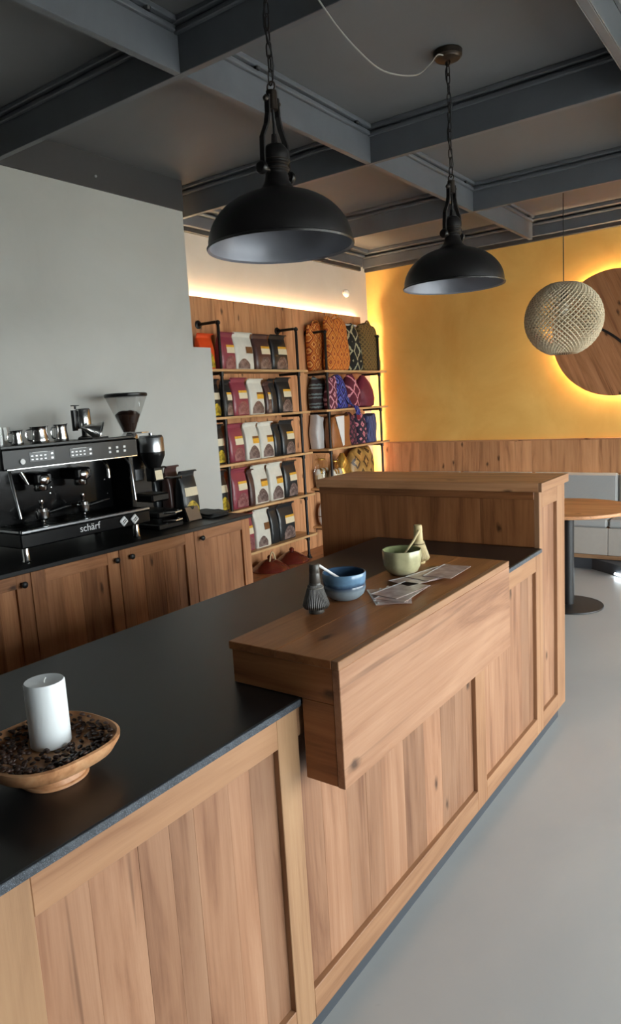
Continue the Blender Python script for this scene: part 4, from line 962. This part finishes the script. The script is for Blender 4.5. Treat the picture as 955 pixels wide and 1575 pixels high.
for a, b in zip(cuts[:-1], cuts[1:]):
    obj('plank', disc_poly(a + .0005, b - .0005, -.022, .0), 'oak_door_Z', dc, rot=(0, math.radians(-24), 0))
crv = []
for i in range(25):
    s = i / 24; x = -.30 + .58 * s; crv.append((x, -.0235, .067 - .40 * (x + .171) - 1.25 * (x + .171) ** 2))
bm = bmesh.new(); rings = []
for i, p in enumerate(crv):
    q = crv[min(i + 1, 24)]; r_ = crv[max(i - 1, 0)]; tx, tz = q[0] - r_[0], q[2] - r_[2]; l = math.hypot(tx, tz); nx, nz = -tz / l * .011, tx / l * .011
    rings.append([(p[0] + nx, -.030, p[2] + nz), (p[0] - nx, -.030, p[2] - nz), (p[0] - nx, -.021, p[2] - nz), (p[0] + nx, -.021, p[2] + nz)])
obj('inlay', loft(rings), 'hand_black', dc)
for a in (0, 2.1, 4.2): obj('spacer', cyl((.3 * math.cos(a), 0, .3 * math.sin(a)), (.3 * math.cos(a), .044, .3 * math.sin(a)), .02), 'black_metal', dc)
lr = obj('led_ring', tube([(-1.505 + .475 * math.cos(2 * PI * i / 64), YW - .022, 2.083 + .475 * math.sin(2 * PI * i / 64)) for i in range(64)], .007, 6, closed=True), 'led_warm'); tag(lr, 'warm light ring hidden behind the wooden disc', 'light strip')

# ------------------------------------------------------------------ bench and table
bn_ = thing('upholstered_bench', 'grey upholstered wall bench under the oak wainscot', 'bench', (-2.2, 6.65, 0))
def bb(n, lo, hi, mat, bev=.01): return part_box(n, lo, hi, mat, bn_, bev)
BX0, BX1 = -3.60, 1.0
xs = [BX0, -3.0, -2.25, -1.46, -.7, .1, 1.0]
for a, b in zip(xs[:-1], xs[1:]):
    bb('back_cushion', (a + .003, YW - .115, .47), (b - .003, YW - .030, .825), 'cushion', .02)
    bb('seat_cushion', (a + .003, 6.395, .385), (b - .003, YW - .12, .462), 'cushion', .018)
    bb('front_panel', (a + .002, 6.405, .14), (b - .002, 6.425, .383), 'bench_panel', .003)
bb('base_rail', (BX0, 6.395, .105), (BX1, 6.425, .138), 'oak_pale_X', .002)
bb('carcass', (BX0 + .01, 6.44, .11), (BX1, YW - .12, .384), 'oak_top_X', 0)
bm = loft([[(-3.58, 6.43, z), (-1.60, 6.43, z), (-1.42, 6.30, z), (-1.20, 6.10, z), (-.95, 5.95, z), (1.0, 5.95, z), (1.0, 6.85, z), (-3.58, 6.85, z)] for z in (0, .10)])
obj('plinth', bm, 'kick_black', bn_, rel(bn_, (0, 0, 0)))
o = obj('led_tube', tube([(-1.36, 6.23, .025), (-1.18, 6.068, .025), (-.95, 5.93, .025)], .010, 8), 'led_cool', None, smooth=True); tag(o, 'short white light tube at the foot of the bench', 'light strip')
tb = thing('round_table', 'round oak cafe table on a black pedestal by the bench', 'table', (-1.475, 5.25, 0))
obj('table_top', lathe([(0, .725), (.435, .725), (.444, .728), (.446, .735), (.446, .745), (.442, .75), (0, .75)], 72), 'oak_warm_X', tb, smooth=True)
obj('column', lathe([(0, .01), (.041, .01), (.041, .70), (0, .70)], 28), 'black_metal', tb, smooth=True)
obj('base_plate', lathe([(0, 0), (.248, 0), (.25, .004), (.247, .010), (.06, .016), (0, .016)], 56), 'black_metal', tb, smooth=True)
for a in (0.4, 0.4 + PI / 2, 0.4 + PI, 0.4 + 3 * PI / 2):
    obj('arm', tube([(.03 * math.cos(a), .03 * math.sin(a), .66), (.2 * math.cos(a), .2 * math.sin(a), .715)], .012, 8), 'black_metal', tb)
obj('top_plate', lathe([(0, .70), (.12, .70), (.12, .725), (0, .725)], 24), 'black_metal', tb)

# ------------------------------------------------------------------ tea things on the ledge
ZL = LZ1
def glaze(name, c_top, c_mid, c_low, zsplit, rough=.16):
    m, nt, b = newmat(name); L = nt.links.new
    tc = N(nt, 'ShaderNodeTexCoord'); sp = N(nt, 'ShaderNodeSeparateXYZ'); L(tc.outputs['Object'], sp.inputs[0])
    nz = N(nt, 'ShaderNodeTexNoise'); nz.inputs['Scale'].default_value = 45; nz.inputs['Detail'].default_value = 5; L(tc.outputs['Object'], nz.inputs['Vector'])
    ad = N(nt, 'ShaderNodeMath', operation='MULTIPLY_ADD'); L(nz.outputs['Fac'], ad.inputs[0]); ad.inputs[1].default_value = .012; L(sp.outputs['Z'], ad.inputs[2])
    mr = N(nt, 'ShaderNodeMapRange'); mr.inputs[1].default_value = 0.0; mr.inputs[2].default_value = .09; L(ad.outputs[0], mr.inputs[0])
    rp = N(nt, 'ShaderNodeValToRGB'); rp.color_ramp.elements[0].color = c_low; rp.color_ramp.elements[0].position = zsplit - .16; rp.color_ramp.elements[1].color = c_top; rp.color_ramp.elements[1].position = zsplit + .12
    e = rp.color_ramp.elements.new(zsplit); e.color = c_mid
    L(mr.outputs[0], rp.inputs[0])
    mx = N(nt, 'ShaderNodeMix', data_type='RGBA'); mx.blend_type = 'MULTIPLY'; mx.inputs[0].default_value = .45; L(rp.outputs[0], mx.inputs[6]); L(nz.outputs['Fac'], mx.inputs[7])
    hs = N(nt, 'ShaderNodeHueSaturation'); hs.inputs['Value'].default_value = 1.3; L(rp.outputs[0], hs.inputs['Color']); L(mx.outputs[2], hs.inputs['Color'])
    L(hs.outputs[0], b.inputs['Base Color']); b.inputs['Roughness'].default_value = rough
    return m
glaze('glaze_blue', srgb(100, 132, 160), srgb(48, 64, 88), srgb(126, 138, 146), .56)
glaze('glaze_green', srgb(178, 172, 134), srgb(176, 169, 131), srgb(192, 184, 154), .3)
plain('glaze_blue_in', srgb(58, 82, 108), .14, noise=.2); plain('glaze_green_in', srgb(140, 146, 104), .14, noise=.15)
t = thing('tea_bowl', 'blue glazed tea bowl with a grey-blue foot band on the ledge', 'bowl', (-1.109, 1.668, ZL))
obj('outside', lathe([(0, .001), (.038, .001), (.046, .006), (.058, .018), (.063, .034), (.0635, .044), (.0615, .047), (.0625, .052), (.0645, .066), (.0645, .078), (.063, .081)], 48), 'glaze_blue', t, smooth=True)
obj('inside', lathe([(.063, .081), (.060, .079), (.0595, .05), (.05, .02), (.03, .011), (0, .010)], 48), 'glaze_blue_in', t, smooth=True)
t = thing('stirring_stick', 'white stick resting in the blue tea bowl', 'stick', (-1.109, 1.668, ZL))
obj('stick', tube([(.028, .028, .022), (-.012, -.042, .082), (-.034, -.076, .113)], [.0035, .004, .0045], 8), 'paper_white', t, smooth=True)
t = thing('tea_bowl', 'pale green glazed faceted tea bowl on the ledge', 'bowl', (-1.091, 1.99, ZL))
bm = lathe([(0, .001), (.034, .001), (.038, .004), (.052, .014), (.061, .032), (.0635, .055), (.064, .080), (.0625, .084)], 48)
for v in bm.verts:
    a = math.atan2(v.co.y, v.co.x); k = 1 + .018 * math.cos(9 * a) * min(1, v.co.z / .05); v.co.x *= k; v.co.y *= k
obj('outside', bm, 'glaze_green', t, smooth=True)
bm = lathe([(.0625, .084), (.0595, .082), (.058, .05), (.046, .02), (.03, .012), (0, .011)], 48)
for v in bm.verts:
    a = math.atan2(v.co.y, v.co.x); k = 1 + .018 * math.cos(9 * a) * min(1, v.co.z / .05); v.co.x *= k; v.co.y *= k
obj('inside', bm, 'glaze_green_in', t, smooth=True)
plain('bamboo', srgb(196, 176, 128), .5, noise=.12, scale=60); plain('bamboo_dark', srgb(66, 60, 54), .4, noise=.25, scale=60)
plain('bamboo_shadow', srgb(120, 104, 70), .6); plain('bamboo_grey', srgb(110, 104, 96), .5)  # dark whisk's core and binding are a paler grey than its tines
t = thing('bamboo_scoop', 'thin bamboo scoop leaning in the green tea bowl', 'scoop', (-1.091, 1.99, ZL))
obj('scoop', tube([(-.02, -.035, .025), (.004, .02, .07), (.018, .052, .104), (.026, .068, .128), (.027, .074, .134)], [.003, .0035, .004, .0045, .004], 8), 'bamboo', t, smooth=True)
def whisk(x, y, label, m1, m2, hs=1.0):
    t = thing('bamboo_whisk', label, 'whisk', (x, y, ZL), 0, 'bamboo tea whisks on the ledge')
    H = .138 * hs
    obj('handle', lathe([(0, H), (.0125, H), (.0145, H - .003), (.0150, H - .022), (.0142, H - .024), (.0150, H - .027), (.0165, H - .05), (.0158, H - .052), (.0168, H - .054), (.0175, H - .058), (0, H - .058)], 24), m1, t, smooth=True)
    n = 40; bm = bmesh.new()
    prof = [(.0175, H - .058), (.0215, H - .070), (.028, H - .090), (.034, H - .108), (.036, H - .115), (.033, H - .121), (.022, H - .125)]
    for i in range(n):
        a = 2 * PI * i / n; tube([(r * math.cos(a), r * math.sin(a), z) for r, z in prof], .0021, 5, bm)
    obj('tines', bm, m1, t, smooth=True)
    obj('core', lathe([(0, H - .06), (.014, H - .06), (.024, H - .095), (.031, H - .117), (.02, H - .124), (0, H - .124)], 24), m2, t, smooth=True)
    obj('binding', tube([(.0215 * math.cos(2 * PI * i / 24), .0215 * math.sin(2 * PI * i / 24), H - .066) for i in range(24)], .0022, 6, closed=True), m2, t, smooth=True)
    obj('foot', lathe([(0, .0005), (.021, .0005), (.023, .004), (.019, .009), (.018, .013), (0, .014)], 24), m1, t, smooth=True)
whisk(-1.104, 1.515, 'dark bamboo tea whisk standing beside the blue bowl', 'bamboo_dark', 'bamboo_grey')
whisk(-1.112, 2.150, 'pale bamboo tea whisk standing behind the green bowl', 'bamboo', 'bamboo_shadow', .985)
# clear sleeves / cards
m, nt, b = newmat('card_sleeve')
tc = N(nt, 'ShaderNodeTexCoord'); nz = N(nt, 'ShaderNodeTexNoise'); nz.inputs['Scale'].default_value = 28; nt.links.new(tc.outputs['Object'], nz.inputs['Vector'])
rp = N(nt, 'ShaderNodeValToRGB'); rp.color_ramp.elements[0].color = srgb(168, 138, 130); rp.color_ramp.elements[1].color = srgb(206, 188, 182); rp.color_ramp.elements[0].position = .35; rp.color_ramp.elements[1].position = .65
nt.links.new(nz.outputs['Fac'], rp.inputs[0]); nt.links.new(rp.outputs[0], b.inputs['Base Color']); b.inputs['Roughness'].default_value = .3; b.inputs['Alpha'].default_value = .97
cards = [(-1.005, 1.735, 40, 'lowest sleeve'), (-.985, 1.745, 28, ''), (-.985, 1.755, 16, ''), (-.975, 1.765, 4, ''), (-.99, 1.79, -8, ''), (-1.00, 1.93, -22, ''), (-.985, 2.0, -12, ''), (-.955, 2.04, 2, '')]
names = ['lowest glossy printed card of the fan beside the blue bowl', 'second glossy card up in the fan beside the blue bowl', 'third glossy card up in the fan beside the blue bowl', 'fourth glossy card up in the fan beside the blue bowl', 'topmost glossy card of the fan near the blue bowl',
         'glossy card lying in front of the green bowl', 'glossy card overlapping at the ledge middle, right of the green bowl card', 'glossy card farthest right on the ledge']
for i, ((x, y, a, _), lab) in enumerate(zip(cards, names)):
    z = ZL + .0008 + .0016 * (i if i < 5 else i - 1)
    t = thing('printed_card', lab, 'card', (x, y, z), math.radians(a), 'glossy cards fanned on the ledge')
    obj('sheet', box((-.048, -.085, 0), (.048, .085, .0012), .0004), 'card_sleeve', t)
    obj('border', box((-.048, -.085, .0012), (-.043, .085, .0015)), 'paper_white', t)

# ------------------------------------------------------------------ candle dish
DZ = ZS
dx, dy = -1.163, .712
dh = thing('wooden_dish', 'oval wooden footed dish filled with coffee beans on the granite', 'dish', (dx, dy, DZ), 0)
def se_ring(r, z, n=3.0, k=56, sx=1.0, sy=1.0): return [(p[0], p[1], z) for p in ring_se(0, 0, 0, r * sx, r * sy, n, k)]
outer = [se_ring(.062, .0, 2.2), se_ring(.058, .012, 2.2), se_ring(.055, .022, 2.2), se_ring(.085, .028, 2.4), se_ring(.112, .040, 2.6), se_ring(.123, .060, 2.7), se_ring(.124, .068, 2.7), se_ring(.119, .070, 2.7), se_ring(.114, .064, 2.7), se_ring(.100, .052, 2.6), se_ring(.07, .046, 2.3), se_ring(.01, .045, 2)]
for ri, rg in enumerate(outer):
    if ri > 2: outer[ri] = [(p[0] - .011, p[1], p[2]) for p in rg]
obj('bowl', loft(outer), 'dish_wood_X', dh, smooth=True)
obj('base_ring', tube(se_ring(.0605, .004, 2.2, 40), .003, 6, closed=True), 'dish_wood_X', dh, smooth=True)
cx_, cy_, cz_ = -1.1985, .735, DZ + .0475
cd = thing('pillar_candle', 'white pillar candle standing in the wooden dish of beans', 'candle', (cx_, cy_, cz_))
obj('wax_body', lathe([(0, 0), (.037, 0), (.0385, .002), (.0385, .126), (.0365, .1295), (.031, .129), (.012, .1255), (0, .125)], 48), 'wax', cd, smooth=True)
obj('wick', tube([(0, 0, .123), (.001, 0, .130), (.004, .002, .135)], .0013, 6), 'wick', cd, smooth=True)
# beans
bm = sphere((0, 0, 0), 1, 12, 8)
for v in bm.verts:
    c = v.co; f = -.25 if (c.z > 0 and abs(c.y) < .22) else 0
    v.co = Vector((c.x * .0062, c.y * .0046, c.z * (.0036 if c.z > 0 else .0022) + f * .003))
BM = bpy.data.meshes.new('coffee_bean')
for f in bm.faces: f.smooth = True
bm.to_mesh(BM); bm.free(); BM.materials.append(MATS['bean'])
rr = random.Random(21); placed = []; tries = 0
def dish_z(x, y):
    r = (abs(x) ** 2.6 + abs(y) ** 2.6) ** (1 / 2.6)
    return DZ + (.0475 if r < .07 else .0475 + (r - .07) * .2 if r < .10 else .0535 + (r - .10) * .85)
while len(placed) < 290 and tries < 20000:
    tries += 1
    x, y = rr.uniform(-.13, .13), rr.uniform(-.13, .13)
    r = (abs(x) ** 2.6 + abs(y) ** 2.6) ** (1 / 2.6)
    if r > .110: continue
    if math.hypot(dx - .011 + x - cx_, dy + y - cy_) < .047: continue
    # sparse towards the middle front so the wood shows, as on the dish
    if r < .072 and rr.random() < .7: continue
    lay = sum(1 for (a, b) in placed if math.hypot(a - x, b - y) < .0088)
    if lay > 1: continue
    placed.append((x, y))
    o = inst('coffee_bean', BM, None, (dx - .011 + x, dy + y, dish_z(x, y) + .0028 + lay * .0052), (rr.uniform(-.5, .5), rr.uniform(-.5, .5), rr.uniform(0, 6.28)))
    tag(o, 'dark roasted coffee bean in the wooden dish around the candle', 'coffee bean', 'coffee beans in the candle dish')
